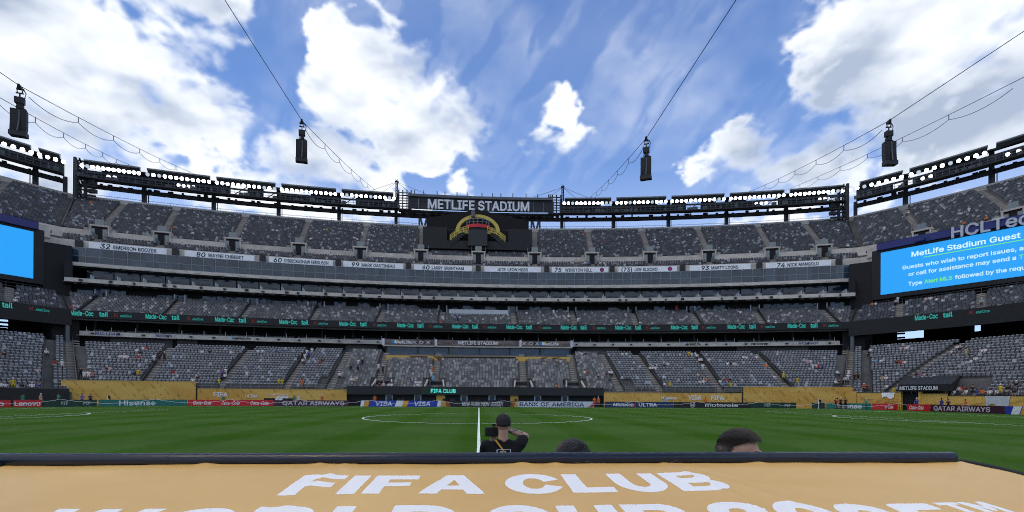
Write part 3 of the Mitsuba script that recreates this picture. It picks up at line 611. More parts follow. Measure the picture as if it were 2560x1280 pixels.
# dark partition at the two corners
for sg in (-1, 1):
    for y0, y1, z0, z1 in ((68.5, 78.0, 9.0, 28.7), (60.6, 68.4, 8.0, 14.9)):
        q = [ring(0, y0, sg * .982), ring(sg, y0, .028), ring(sg, y1, .028), ring(0, y1, sg * .982)]
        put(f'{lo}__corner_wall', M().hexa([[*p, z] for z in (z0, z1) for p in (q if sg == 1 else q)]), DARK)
for sg in (-1, 1):
    m = M()
    for rows in (UPB, MID): side_rail(m, 0, rows, lambda y: sg * .999, .7, .3)
    for u in (.965,): side_rail(m, 0, UPB, lambda y: sg * u, .55, .5)
    put(f'{up}__corner_rail', m, STEEL)
# ------------------------------------------------------------------ roof edge: lighting gantries
LENS = flat('lamp_lens', (.3, .3, .3), .4)
def lamp_mesh(reg, y0, z, u, r=.46):
    p = ring(reg, y0, u); n, t = out_n(reg, y0, u); f = np.array([*(-n * math.cos(.28)), -math.sin(.28)])
    x = np.array([*t, 0]); yv = np.cross(f, x); c = np.array([*p, z]); g = np.arange(10) * 2 * np.pi / 10
    circ = lambda rr, d: c + f * d + rr * (np.cos(g)[:, None] * x + np.sin(g)[:, None] * yv)
    v = np.vstack([circ(r * .45, -.5), circ(r, 0)]); i = np.arange(10); j = (i + 1) % 10; k = np.arange(1, 9)
    body = (v, np.vstack([np.c_[i, j, j + 10], np.c_[i, j + 10, i + 10], np.c_[0 * k, k, k + 1]]))
    lv = circ(r * .92, .01); return body, (lv, np.c_[0 * k, k + 1, k] if np.dot(np.cross(lv[2] - lv[0], lv[1] - lv[0]), f) > 0 else np.c_[0 * k, k, k + 1])
def gantry(name, label, reg, ua, ub, cols, lamps, low=()):
    """lamps: [(u0, u1, n)]; cols: the columns' u"""
    gt = thing(name, label, 'lighting gantry', 'lighting gantries along the roof edge'); us = us_(ua, ub, reg)
    sweep(m := M(), reg, rect(96.4, 97.1, 49.35, 50.25), us); put(f'{gt}__lower_beam', m, STEEL)
    m = M(); sweep(m, reg, rect(92.6, 94.6, 50.2, 50.45), us); sweep(m, reg, rect(94.2, 94.6, 53.2, 53.6), us); sweep(m, reg, rect(93.15, 93.4, 51.75, 52.1), us); sweep(m, reg, rect(93.3, 93.55, 53.15, 53.4), us)
    put(f'{gt}__walkway', m, STEEL)
    k = np.linspace(ua, ub, max(3, int(abs(ub - ua) * per_u(reg, 94) / 3.4)))
    for a, b in zip(k, k[1:]):
        if rng.random() < .88: put(f'{gt}__rear_sheet', sweep(M(), reg, rect(94.45, 94.55, 50.45, rng.choice([52.6, 53.2, 53.2])), [a, b]), STEEL if rng.random() < .6 else GRIDD)
        else: put(f'{gt}__truss_brace', M().bar(P3(reg, 94.5, 50.4, a), P3(reg, 94.5, 53.2, b), .16), STEEL)
    m = M(); st = 1.25 / per_u(reg, 94)
    for u in np.arange(min(ua, ub), max(ua, ub), st):
        rbox(m, reg, 92.7, 50.3, u, .08, .08, 1.5)
        if rng.random() < .5: rbox(m, reg, 92.9, 50.35, u, rng.uniform(.5, 1.4), .5, rng.uniform(.5, 1.1))
    for z in (50.9, 51.45): sweep(m, reg, rect(92.66, 92.72, z, z + .07), us)
    put(f'{gt}__railing', m, GRID)
    m = M()
    for u in np.arange(min(ua, ub), max(ua, ub), st * 1.9):
        uu = u + rng.normal(0, st * .4); rbox(m, reg, 96.4, 50.25, uu, rng.uniform(.3, 1.2), .5, rng.uniform(.15, .6))
        if rng.random() < .5: rbox(m, reg, 95.4, 49.3, uu, rng.uniform(.3, 1.2), .5, rng.uniform(.3, .6))
    put(f'{gt}__fixture', m, BLACK, kind='stuff')
    cc = sorted(cols)
    for u in cols:
        cl_ = fresh(f'{gt}__column'); p = lambda y, z, du=0: np.array([*ring(reg, y, u + du), z])
        m = M(); m.bar(p(96.8, 45.5), p(96.8, 50.6), .8, .7); m.bar(p(96.8, 50.8), p(94.2, 53.6), .9, .8); m.bar(p(96.6, 48.2), p(95.2, 50.4), .35); put(f'{cl_}', m, STEEL)
        put(f'{cl_}__cable_rod', M().bar(p(95.9, 46.8, .008), p(95.9, 50, .008), .14), STEEL)
    ed = [ua] + [c for c in cc if min(ua, ub) < c < max(ua, ub)] + [ub]; ed = sorted(ed)
    for a, b in zip(ed, ed[1:]):
        d = min(.7 / per_u(reg, 94), abs(b - a) * .2); sweep(m := M(), reg, [(92.2, 53.75), (94.9, 53.95), (94.9, 54.95), (94.6, 54.95), (92.2, 54.05)], us_(a + d, b - d, reg)); put(f'{gt}__canopy_panel', m, PANEL)
    for a, b, n in lamps:
        for u in np.linspace(a, b, n):
            body, lens = lamp_mesh(reg, 92.7, 52.75, u); f = fresh(f'{gt}__floodlight'); put(f, body, STEEL); put(f'{f}__lens', lens, LENS, emitter=glow((1, 1, .99), 5.0) if rng.random() > .1 else glow((.42, .50, .58), 1.0))
    for a, b, n in low:
        for u in np.linspace(a, b, n):
            body, lens = lamp_mesh(reg, 93.0, 51.2, u, .42); f = fresh(f'{gt}__floodlight'); put(f, body, STEEL); put(f'{f}__lens', lens, LENS, emitter=glow((1, 1, .99), 3.0))
    return gt
CL = [-.86, -.708, -.552, -.396, -.24]; CR = [.239, .388, .543, .70, .852]
def rows_between(e, per, a0, a1):
    out = []
    for a, b in zip(e, e[1:]): out.append((a + .009, b - .009, per))
    return out
gantry('lighting_gantry', 'long floodlight gantry left of the stadium sign', 0, -.985, -.232, CL, rows_between([-.99, -.86, -.708, -.552, -.396, -.236], 12, 0, 0), [(-.93, -.918, 2), (-.785, -.752, 4)])
gantry('lighting_gantry', 'long floodlight gantry right of the stadium sign', 0, .232, .99, CR, rows_between([.236, .388, .543, .70, .852, .992], 12, 0, 0), [(.775, .80, 3), (.93, .942, 2)])
gl = gantry('lighting_gantry', 'floodlight gantry over the left end stand', -1, .012, ACC_END, [.052, .185, .31], [(.012, .045, 4), (.056, .16, 10), (.19, .25, 5)])
gr = gantry('lighting_gantry', 'floodlight gantry over the right end stand', 1, .012, ACC_END, [.093, .215, .34], [(.0, .085, 8), (.10, .205, 10)], [(.118, .13, 2), (.235, .262, 3)])
for sg, side_ in ((-1, 'left'), (1, 'right')):
    ft = thing('corner_tower', f'dark steel frame tower at the {side_} roof corner', 'steel tower', 'corner towers of the roof')
    p = lambda y, z, u: np.array([*ring(0, y, u), z])
    m = M()
    for u in (sg * .992, sg * .975): m.bar(p(93.5, 46, u), p(93.5, 54.2, u), .5)
    for u in (sg * .992,): m.bar(p(91.2, 45, u), p(91.2, 53.8, u), .5); m.bar(p(95.6, 45, u), p(95.6, 54, u), .5)
    put(f'{ft}__post', m, STEEL)
    m = M()
    for z in (46.5, 47.6, 48.7, 50.2, 51.6, 53, 54): m.bar(p(93.4, z, sg * .993), p(93.4, z, sg * .955), .3); m.bar(p(92, z, sg * .985), p(95.5, z, sg * .985), .3)
    m.box(p(93.6, 47.6, sg * .962), (1.6, 1, .8)); m.box(p(93.6, 49.6, sg * .962), (1.5, 1, 1.3)); put(f'{ft}__cross_bar', m, STEEL)
    m = M(); e = lambda y, z, u: np.array([*ring(sg, y, u), z]); m.bar(e(95.9, 45.4, .012), e(95.9, 50.6, .012), .6); put(f'{ft}__end_post', m, STEEL)
# ---- the stadium sign in the middle
sn = thing('stadium_sign', 'dark sign wall with big pale letters METLIFE STADIUM on the roof edge', 'sign')
SU = us_(-.232, .232, 0, 2)
for i, (a, b) in enumerate(zip(np.linspace(-.206, .215, 15), np.linspace(-.206, .215, 15)[1:])):
    sweep(m := M(), 0, rect(92.8, 93.0, 50.35, 53.3), [a, b - .0002]); put(f'{sn}__panel', m, 'sign_mesh' if 'sign_mesh' in scene else varied('sign_mesh', (.028, .028, .032), .5, 3.0, .6))
sweep(m := M(), 0, [(92.3, 53.45), (94.2, 53.5), (94.2, 54.5), (92.3, 54.1)], us_(-.206, .212)); put(f'{sn}__top_fascia', m, GRID)
m = M(); sweep(m, 0, rect(96.4, 97.1, 49.35, 50.25), SU); sweep(m, 0, rect(93.3, 94.6, 49.9, 50.25), SU); put(f'{sn}__lower_beam', m, STEEL)
m = M()
for u in np.linspace(-.2, .2, 13): rbox(m, 0, 93.2, 54.4, u + rng.normal(0, .006), .22, .22, 1.0)
put(f'{sn}__top_post', m, GRID)
m = M()
for u in np.linspace(-.22, .22, 22): rbox(m, 0, 96.2, 50.25, u + rng.normal(0, .004), rng.uniform(.3, 1.4), .6, rng.uniform(.2, .7)); rbox(m, 0, 95.6, 49.3, u, rng.uniform(.2, .8), .4, .5)
put(f'{sn}__fixture', m, BLACK, kind='stuff')
on_ring(m := M(), heavy('METLIFE STADIUM', 2.55, 26.6, .25, .012), 0, 92.78, 50.5, -.0035); put(f'{sn}__lettering', m, VINYLW)
for sg, side_ in ((-1, 'left'), (1, 'right')):
    mk = thing('signal_mast', f'lattice mast with guy wires at the {side_} edge of the stadium sign', 'mast', 'lattice masts beside the stadium sign')
    u = -.238 if sg < 0 else .2405; b = np.array([*ring(0, 93.5, u), 49.9]); m = M()
    for dx in (-.3, .3):
        for dy in (-.3, .3): m.bar(b + [dx, dy, 0], b + [dx * .7, dy * .7, 7.6], .13)
    for k in range(9): z = .4 + k * .85; m.bar(b + [-.28, -.3, z], b + [.28, -.3, z + .8], .09); m.bar(b + [.28, -.3, z], b + [-.28, -.3, z + .8], .09); m.bar(b + [-.3, -.3, z], b + [.3, -.3, z], .09)
    m.box(b + [0, 0, 7.5], (.9, .6, .3)); put(f'{mk}__lattice', m, STEEL)
    m = M()
    for dx in (-7.5, -3.6, 3.6, 7.5): m.tube([b + [0, 0, 7.4], b + [dx, 0, 4.6]], .045, 4)
    put(f'{mk}__guy_wire', m, STEEL)
    m = M(); bb = b + [sg * -2.2, -.4, 0]
    for k in range(7): m.bar(bb + [-1.6, 0, .3 + k * .7], bb + [1.6, 0, .3 + k * .7], .2)
    for dx in (-1.6, -.6, .5, 1.6): m.bar(bb + [dx, 0, 0], bb + [dx, 0, 5.2], .26)
    put(f'{mk}__rack', m, STEEL)
# outside letters seen from behind through the gap
bl = thing('outer_sign', 'back of the outside sign, upright grey letters in the gap beside the black stage', 'sign')
tv, tf = text('METLIFE STADIUM', 4.3, 34, True, .3); tv = tv * [-1, 1, 1]
on_ring(m := M(), (tv, tf[:, ::-1]), 0, 101, 47.3, .0); put(f'{bl}__lettering', m, GRID)
m = M(); sweep(m, 0, rect(100.9, 101.4, 51.9, 52.5), us_(-.215, .215)); sweep(m, 0, rect(100.8, 101.4, 46.6, 47.0), us_(-.215, .215))
for u in np.linspace(-.21, .21, 22): rbox(m, 0, 100.9, 51.0, u, .3, .4, 1.0)
put(f'{bl}__beam', m, STEEL)
# ------------------------------------------------------------------ field walls and the club front
def gold_wall(label, reg, ua, ub, z1, kind='gold', texts=(), y0=43.0):
    k = thing('field_wall', label, 'wall'); mt = {'gold': GOLD, 'plain': GOLDP, 'black': FASCIA}[kind]
    put(f'{k}__panel', sweep(M(), reg, rect(y0, y0 + .3, 0, z1), us_(ua, ub, reg)), mt)
    put(f'{k}__coping', sweep(M(), reg, rect(y0 - .03, y0 + .36, z1 + .003, z1 + .07), us_(ua, ub, reg)), GRID if kind != 'gold' else GOLDP)
    for s, u, z, h, w, b in texts: put(f'{k}__lettering', on_ring(M(), text(s, h, w, b), reg, y0 - .02, z, u), VINYLW)
    return k
gold_wall('high gold printed field wall at the left corner of the far side', 0, -1.042, -.752, 3.62)
w = gold_wall('gold field wall left of the black club front with white sponsor logos', 0, -.748, -.371, 2.55, texts=[('FIFA', -.693, 1.45, .62, 2.0, True), ('ULTRA', -.618, 1.3, .42, 1.75, True), ('BANK OF AMERICA', -.548, 1.62, .2, 2.6, True)])
m = M()
for k in range(3):
    for j in range(2): on_ring(m, (np.array([[x + .62 * k - .9 + j * .32, y + .34 * j, d] for d in (0, .02) for x, y in ((0, 0), (.5, 0), (.85, .3), (.35, .3))]), np.vstack([HEXF[:, [0, 1, 2]], HEXF[:, [0, 2, 3]]])), 0, 42.98, .85, -.548)
put(f'{w}__flag_logo', m, VINYLW)
m = M(); rbox(m, 0, 42.9, .85, -.573, 1.6, .08, .35); rbox(m, 0, 42.9, .85, -.525, 1.6, .08, .35); put(f'{w}__dark_vent', m, BLACK)
gold_wall('gold field wall right of the black club front with white sponsor logos', 0, .362, .748, 2.35, texts=[('Hisense', .548, 1.35, .46, 2.5, True), ('VISA', .62, 1.3, .72, 2.1, True), ('FIFA', .682, 1.3, .66, 1.95, True)])
gold_wall('high gold printed field wall at the right corner of the far side', 0, .752, 1.032, 3.4)
gold_wall('black field wall at the left end', -1, .022, ACC_END, 2.42, 'black')
gold_wall('short gold wall beside the right corner stair', 1, .012, .035, 2.75)
gold_wall('gold wall left of the player tunnel at the right end', 1, .036, .118, 2.45)
gold_wall('gold wall just right of the player tunnel', 1, .158, .205, 2.32)
gold_wall('low gold wall at the far right edge', 1, .206, ACC_END, 2.0)
tn = thing('player_tunnel', 'black canopied player tunnel reading METLIFE STADIUM at the right end', 'tunnel')
sweep(m := M(), 1, [(42.6, 2.75), (46, 3.0), (49.5, 4.9), (49.5, 5.2), (46, 4.4), (42.6, 3.72)], us_(.118, .212, 1, 1)); put(f'{tn}__canopy', m, BLACK)
put(f'{tn}__lettering', on_ring(M(), text('METLIFE STADIUM', .5, 4.6), 1, 42.56, 2.95, .155), VINYLW)
sweep(m := M(), 1, rect(43.6, 43.8, 0, 2.8), us_(.119, .157, 1, 1)); put(f'{tn}__opening', m, DARK)
m = M(); rbox(m, 1, 42.9, 0, .1205, .3, .6, 2.9); rbox(m, 1, 42.9, 0, .1565, .3, .6, 2.7); put(f'{tn}__gold_post', m, GOLDP)
cf = thing('field_club', 'black fascia and glass doors of the field club at mid side', 'field club')
sweep(m := M(), 0, rect(42.9, 43.5, 1.86, 3.22), us_(-.37, .361)); put(f'{cf}__fascia', m, FASCIA)
sweep(m := M(), 0, rect(43.72, 43.8, 0, 1.9), us_(-.37, .361)); put(f'{cf}__recess', m, DARK)
for a in (-.2545, -.175, -.108, -.043, .0375, .1015, .17, .249):
    d = fresh(f'{cf}__door'); m = M()
    for s in (-.5, .5): rbox(m, 0, 43.55, 0, a + s / per_u(0, 43.5), .16, .1, 1.85)
    rbox(m, 0, 43.55, 1.75, a, .85, .1, .1); put(f'{d}__frame', m, FRAME); put(f'{d}__pane', rbox(M(), 0, 43.6, .02, a, .86, .04, 1.72), PANE)
for a, b in ((-.122, -.097), (.0905, .1135)): put(f'{cf}__gold_panel', sweep(M(), 0, rect(43.5, 43.6, 0, 1.84), us_(a, b)), GOLDP)
put(f'{cf}__led_panel', sweep(M(), 0, rect(42.84, 42.89, 1.95, 3.1), us_(-.165, -.064)), flat('led_green', (.012, .03, .018), .5))
put(f'{cf}__led_lettering', on_ring(M(), text('FIFA CLUB', .62, 4.05), 0, 42.82, 2.2, -.1025), LEDOFF, emitter=glow((.10, .95, .85), .9))
m = M()
for i in range(26): rbox(m, 0, 43.2, .0, rng.uniform(-.33, .33), rng.uniform(.2, .6), .3, rng.uniform(.9, 1.35))
put(f'{cf}__equipment_case', m, STEEL)
def draped(u, w, h, label, col, z):
    key = thing('draped_cloth', label, 'cloth'); k = np.linspace(-.5, .5, 17); a = []
    for zz in np.linspace(0, 1, 6):
        uu = u + k * w * (1 - .12 * zz) / per_u(1, 43); y = 42.93 - .10 * np.abs(np.sin(k * 9 + zz)) * zz; a.append(P3(1, y, z - h * zz * (1 + .25 * np.sin(k * 7)), uu))
    v = np.stack(a); n = 17; v2 = v + np.append(out_n(1, 43, u)[0] * .012, 0); i, j = np.meshgrid(np.arange(5), np.arange(16), indexing='ij'); q = np.stack([i * n + j, i * n + j + 1, (i + 1) * n + j + 1, (i + 1) * n + j], -1).reshape(-1, 4)
    put(f'{key}__sheet', (np.vstack([v.reshape(-1, 3), v2.reshape(-1, 3)]), np.vstack([q, q[:, ::-1] + 6 * n])), col, smooth=True)
draped(.098, 1.7, .75, 'white cloth hung over the gold wall left of the tunnel', VINYLW, 2.56)
draped(.285, 2.6, 1.3, 'pale printed cloth hung over the low gold wall at the right edge', FRAME, 2.1)
# ------------------------------------------------------------------ advertising boards round the pitch
BP = np.array([(-59, -2), (-58, 24), (-44, 37.5), (53, 37.5), (60, 30), (59.5, 9), (59, -5)], float)
BL = np.concatenate([[0], np.cumsum(np.linalg.norm(np.diff(BP, axis=0), axis=1))])
def bp(t): return np.array([np.interp(t, BL, BP[:, 0]), np.interp(t, BL, BP[:, 1])])
def bt(x, y):    # distance along the line of boards of the point nearest to (x, y)
    tt = np.linspace(0, BL[-1], 6000); q = np.stack([np.interp(tt, BL, BP[:, 0]), np.interp(tt, BL, BP[:, 1])], 1); return tt[np.argmin(((q - [x, y]) ** 2).sum(1))]
ADC = {}
def adm(c):
    k = 'ad_' + '_'.join(f'{int(round(v * 1000))}' for v in c)
    return k if k in scene else flat(k, c, .4)
def board(a, b, colour, words, label, z1=.93, thick=.14, extra=None):
    """a, b: plan points of its ends; words: [(text, fraction along, height, width, colour, shear)]"""
    t0, t1 = bt(*a), bt(*b); key = thing('advertising_board', label, 'advertising board', 'advertising boards round the pitch')
    ts = [t0 + .02] + [x for x in BL if t0 + .05 < x < t1 - .05] + [t1 - .02]; m = M()
    for p, q in zip(ts, ts[1:]):
        A, B = bp(p), bp(q); d = (B - A) / np.linalg.norm(B - A); n = np.array([-d[1], d[0]])
        m.hexa([[*(A), .03], [*(B), .03], [*(B + n * thick), .03], [*(A + n * thick), .03], [*(A), z1], [*(B), z1], [*(B + n * thick), z1], [*(A + n * thick), z1]])
    put(f'{key}__panel', m, adm(colour)); m = M()
    for p in np.arange(t0 + .6, t1, 2.2):
        A = bp(p); d = bp(p + .1) - A; d /= np.linalg.norm(d); n = np.array([-d[1], d[0]]); m.bar([*(A + n * .15), .75], [*(A + n * .6), .02], .05)
    if m.n: put(f'{key}__strut', m, STEEL)
    def face(f, dz=0): 
        t = t0 + f * (t1 - t0); A = bp(t); d = bp(t + .05) - bp(t - .05); d /= np.linalg.norm(d); return A, d
    for wd in words:
        s, f, h, w, c, sh = wd; A, d = face(f); n = np.array([-d[1], d[0]])
        put(f'{key}__lettering', on_plane(M(), text(s, h, w, True, .012, sh), [*(A - n * .006), .48 - h / 2], [*d, 0]), adm(c))
    for (f, w, c, sl) in (extra or []):       # slanted colour bands
        A, d = face(f); n = np.array([-d[1], d[0]]); tv = np.array([[x + sl * y, y, zz] for zz in (0, .008) for x, y in ((-w / 2, 0), (w / 2, 0), (w / 2, .89), (-w / 2, .89))])
        put(f'{key}__colour_band', on_plane(M(), (tv, np.vstack([HEXF[:, [0, 1, 2]], HEXF[:, [0, 2, 3]]])), [*(A - n * .004), .035], [*d, 0]), adm(c))
    return key
R_, W_, G_, DG, MR, NV, BK = (.50, .012, .02), (.70, .72, .74), (.012, .15, .12), (.006, .035, .02), (.045, .010, .030), (.012, .026, .085), (.008, .008, .009)
VB, OR, GD = (.018, .045, .34), (.62, .30, .03), (.45, .28, .06)
board((-58.2, 20), (-57.29, 24.69), R_, [('o', .82, .5, .55, W_, 0)], 'red board with a white o, at the far left edge of the photo')
board((-57.2, 24.8), (-55.28, 26.62), R_, [('Lenovo', .5, .52, 2.35, W_, 0)], 'red board reading Lenovo beside the black end wall')
board((-55.2, 26.7), (-51.33, 30.43), DG, [('PIF', .38, .42, .75, (.35, .42, .40), 0), ('PIF', .8, .42, .75, (.35, .42, .40), 0)], 'dark green board reading PIF twice at the left corner')
board((-51.24, 30.52), (-43.61, 37.5), G_, [('Hisense', .42, .62, 4.3, W_, 0)], 'teal board reading Hisense at the left corner')
board((-43.5, 37.5), (-31.05, 37.5), R_, [('Coca-Cola', .17, .5, 2.6, W_, .25), ('Coca-Cola', .5, .5, 2.6, W_, .25), ('Coca-Cola', .84, .5, 2.6, W_, .25)], 'long red board reading Coca-Cola three times, left half')
board((-31.0, 37.5), (-19.82, 37.5), MR, [('QATAR AIRWAYS', .53, .56, 9.2, (.50, .48, .52), 0)], 'maroon board reading QATAR AIRWAYS left of the club front')
board((-18.08, 37.5), (-5.9, 37.5), VB, [('VISA', .29, .62, 2.5, W_, .2), ('VISA', .77, .62, 2.5, W_, .2)], 'blue board reading VISA twice with orange and white bands', extra=[(.018, .5, W_, .2), (.065, .7, OR, .35), (.47, 1.1, W_, .35), (.545, .8, OR, .35), (.975, .55, W_, .2)])
board((-5.8, 37.5), (6.0, 37.5), BK, [('NEW YORK NEW JERSEY', .54, .62, 6.4, (.52, .52, .53), 0)], 'black board reading NEW YORK NEW JERSEY at the halfway line', extra=[(.035, .8, GD, -.25), (.10, .6, (.25, .07, .01), -.4), (.925, .6, (.25, .07, .01), .4), (.975, .55, GD, .2)])
board((6.07, 37.5), (18.07, 37.5), (.50, .54, .60), [('BANK OF AMERICA', .445, .6, 10.2, NV, 0)], 'pale board reading BANK OF AMERICA right of the halfway line', extra=[(.935, .22, (.5, .03, .05), 1.0), (.955, .16, NV, 1.0), (.972, .22, (.5, .03, .05), .9)])
board((19.8, 37.5), (30.96, 37.5), NV, [('Michelob', .27, .46, 3.3, W_, .2), ('ULTRA', .62, .5, 2.9, W_, 0)], 'navy board reading Michelob ULTRA right of the club front', extra=[(.435, .14, (.5, .02, .03), 0)])
mo = board((31.0, 37.5), (43.46, 37.5), BK, [('motorola', .62, .5, 5.4, (.62, .64, .65), 0)], 'black board reading motorola with a round emblem')
g2 = np.linspace(0, 2 * np.pi, 25)[:-1]; i2 = np.arange(24); j2 = (i2 + 1) % 24
v = np.vstack([np.c_[.40 * np.cos(g2), .40 * np.sin(g2), 0 * g2 + .012], np.c_[.33 * np.cos(g2), .33 * np.sin(g2), 0 * g2 + .012]])
m = on_plane(M(), (v, np.vstack([np.c_[i2, j2, j2 + 24], np.c_[i2, j2 + 24, i2 + 24]])), [34.0, 37.49, .48], [1, 0, 0]); on_plane(m, text('M', .36, .42, True, .012), [34.0, 37.49, .30], [1, 0, 0]); put(f'{mo}__emblem', m, adm((.62, .64, .65)))
board((43.5, 37.5), (54.71, 35.67), DG, [('PIF', .24, .42, 1.0, (.35, .42, .40), 0), ('PIF', .52, .42, 1.0, (.35, .42, .40), 0), ('PIF', .79, .42, 1.0, (.35, .42, .40), 0)], 'dark green board reading PIF three times on the right')
board((54.86, 35.51), (58.85, 31.24), G_, [('Hisense', .5, .62, 3.5, W_, 0)], 'teal board reading Hisense at the right corner')
board((58.9, 31.1), (59.95, 27.82), R_, [('Coca-Cola', .52, .5, 2.3, W_, .25)], 'red board reading Coca-Cola left of the player tunnel')
board((59.9, 25.99), (59.82, 22.28), R_, [('Coca-Cola', .42, .5, 2.3, W_, .25)], 'red board reading Coca-Cola in front of the player tunnel')
board((59.82, 22.2), (59.58, 12.45), MR, [('QATAR AIRWAYS', .44, .56, 7.6, (.50, .48, .52), 0)], 'maroon board reading QATAR AIRWAYS on the right end')
board((59.58, 12.4), (59.3, 4), VB, [], 'blue board with white and orange bands at the far right edge', extra=[(.13, .9, W_, .35), (.25, .9, OR, .35)])
# ---- rope barrier in front of the boards, corner flags
rb = thing('rope_barrier', 'thin white rope sagging between posts in front of the boards', 'rope')
rx = [bp(t) + np.array([0, -1.0]) for t in np.linspace(bt(-58.2, 20), bt(59.6, 8), 16)]
for q in rx: put(f'{rb}__post', M().bar([*q, 0], [*q, 1.05], .05), STEEL)
for a, b in zip(rx, rx[1:]):
    k = np.linspace(0, 1, 13); put(f'{rb}__rope', M().tube(np.c_[a[0] + (b[0] - a[0]) * k, a[1] + (b[1] - a[1]) * k, 1.02 - 2.2 * k * (1 - k)], .018, 4), VINYLW)
for sg, side_ in ((-1, 'left'), (1, 'right')):
    key = thing('corner_flag', f'white corner post with a dark flag at the {side_} far corner of the pitch', 'corner flag', 'corner flags of the far side')
    put(f'{key}__post', M().tube([(sg * 52.5, 34, 0), (sg * 52.5, 34, 1.6)], .04, 6), WHITE); k = np.linspace(0, 1, 6)
    v = np.vstack([np.c_[sg * 52.5 + .06 + .38 * k, 34 + .06 * np.sin(k * 5), 1.58 - .25 * k], np.c_[sg * 52.5 + .06 + .38 * k, 34 + .06 * np.sin(k * 5 + .4), 1.15 - .35 * k]])
    v = np.vstack([v, v + [0, .015, 0]]); i = np.arange(5)
    put(f'{key}__flag', (v, np.vstack([np.c_[i, i + 1, i + 7, i + 6], np.c_[i + 12, i + 18, i + 19, i + 13], np.c_[i, i + 12, i + 13, i + 1], np.c_[i + 6, i + 7, i + 19, i + 18]])), BLACK)
# ------------------------------------------------------------------ video screens at the corners
SCREEN = lamp_bsdf('screen_face', 0)
for sg, side_ in ((-1, 'left'), (1, 'right')):
    o = np.array([77.9 * sg, 52.6, 0.0]); dn = np.array([.533 * sg, -.845, 0]); n = np.array([.845 * sg, .533, 0]); right = dn * sg
    P = lambda t, z, q=0.0: o + dn * t + n * q + np.array([0, 0, z])
    vs = thing('video_screen', {1: 'huge cyan video screen with white guest message text', -1: 'huge plain cyan video screen cut by the left photo edge'}[sg], 'video screen', 'corner video screens')
    m = M(); ax = [dn, n, [0, 0, 1]]; m.box(P(17.5, 25.8, .45), (38, .8, 9.6), ax); put(f'{vs}__housing', m, BLACK)
    q = [P(0, 21.8, .0), P(35, 21.8, .0), P(35, 30.0, .0), P(0, 30, .0)]
    f = np.array([[0, 1, 2], [0, 2, 3]]) if sg == 1 else np.array([[0, 2, 1], [0, 3, 2]])
    put(f'{vs}__display', (np.array(q), f), SCREEN, emitter=glow((.018, .36, .95), 1.0))
    pl = thing('sponsor_sign', {1: 'dark blue panel with silver HCLTech letters above the right screen', -1: 'dark blue panel above the left screen'}[sg], 'sign', 'blue panels above the screens')
    put(f'{pl}__panel', M().box(P(17.4, 31.15, -.15), (36, .4, 1.3), ax), BLUEP)
    put(f'{pl}__camera_box', M().box(P(6.3, 30.9, -.6), (1.5, .8, .5), ax), BLUEP)
    if sg == 1:
        def line(s, t, z, h, w, key, c, e): put(f'{vs}__{key}', on_plane(M(), text(s, h, w, True, .02), P(t + w / 2, z, -.02), right), SCREEN, emitter=glow(c, e))
        Wt, Gn = (.62, .88, 1.0), (.22, .95, .12)
        line('MetLife Stadium Guest', 4.9, 28.15, .88, 14.6, 'headline_lettering', Wt, 1.1)
        put(f'{vs}__underline', M().box(P(13.3, 27.7, -.03), (13.2, .03, .12), ax), SCREEN, emitter=glow(Gn, .9))
        line('Guests who wish to report issues, as', 3.5, 26.05, .66, 16.9, 'message_lettering', Wt, 1.0)
        line('or call for assistance may send a', 4.45, 24.65, .66, 14.55, 'message_lettering', Wt, 1.0); line('T', 19.35, 24.65, .66, .5, 'message_lettering', Gn, .9)
        line('Type', 4.43, 22.85, .66, 2.1, 'message_lettering', Wt, 1.0); line('Alert MLS', 6.85, 22.85, .66, 4.0, 'message_lettering', Gn, .9); line('followed by the requ', 11.2, 22.85, .66, 8.9, 'message_lettering', Wt, 1.0)
        put(f'{pl}__lettering', on_plane(M(), text('HCLTech', 1.85, 11.4, True, .3), P(16.5, 30.1, -.36), right), SILVER)
# ------------------------------------------------------------------ black show stage with the yellow arch on the upper tier
sg_ = thing('show_stage', 'black stage house with a yellow arch and red ring on the upper tier', 'stage')
cx0, yf = -.5, 77.6
m = M()
def pent(m, y0, y1, hw, z0, ze, za):
    v = [[cx0 + x, y, z] for y in (y0, y1) for x, z in ((-hw, z0), (hw, z0), (hw, ze), (0, za), (-hw, ze))]
    return m.add(v, [[0, 1, 2], [0, 2, 3], [0, 3, 4], [5, 7, 6], [5, 8, 7], [5, 9, 8], [0, 5, 6], [0, 6, 1], [1, 6, 7], [1, 7, 2], [2, 7, 8], [2, 8, 3], [3, 8, 9], [3, 9, 4], [4, 9, 5], [4, 5, 0]])
pent(m, 80.5, 92, 12.2, 37.5, 43.9, 46.3); put(f'{sg_}__house', m, flat('stage_drape', (.010, .010, .011), .9))
m = M(); m.box((cx0 - 10, 79.6, 38.9), (5.6, 2.4, 4.6)); m.box((cx0 + 10, 79.6, 38.9), (5.6, 2.4, 4.6)); m.box((cx0, 79.2, 36.9), (24.6, 3.4, 1.9)); put(f'{sg_}__base', m, BLACK)
m = M()
for z in (41.4, 39.4): m.box((cx0, 80.46, z), (24, .05, .05))
put(f'{sg_}__drape_seam', m, GRID)
k = np.linspace(0, np.pi, 41); a = []
for yy in (78.6, 79.2):
    for rx_, rz_ in ((5.25, 4.15), (4.45, 3.45)): a.append(np.c_[cx0 - rx_ * np.cos(k), 0 * k + yy, 40.3 + rz_ * np.sin(k)])
v = np.vstack(a); i = np.arange(40); q = lambda A, B: np.c_[i + 41 * A, i + 1 + 41 * A, i + 1 + 41 * B, i + 41 * B]
put(f'{sg_}__arch', (v, np.vstack([q(0, 1), q(3, 2), q(2, 0), q(1, 3), [[0, 41, 123, 82]], [[40, 122, 163, 81]]])), YELLOW)
g3 = np.linspace(np.pi, 2 * np.pi, 25)
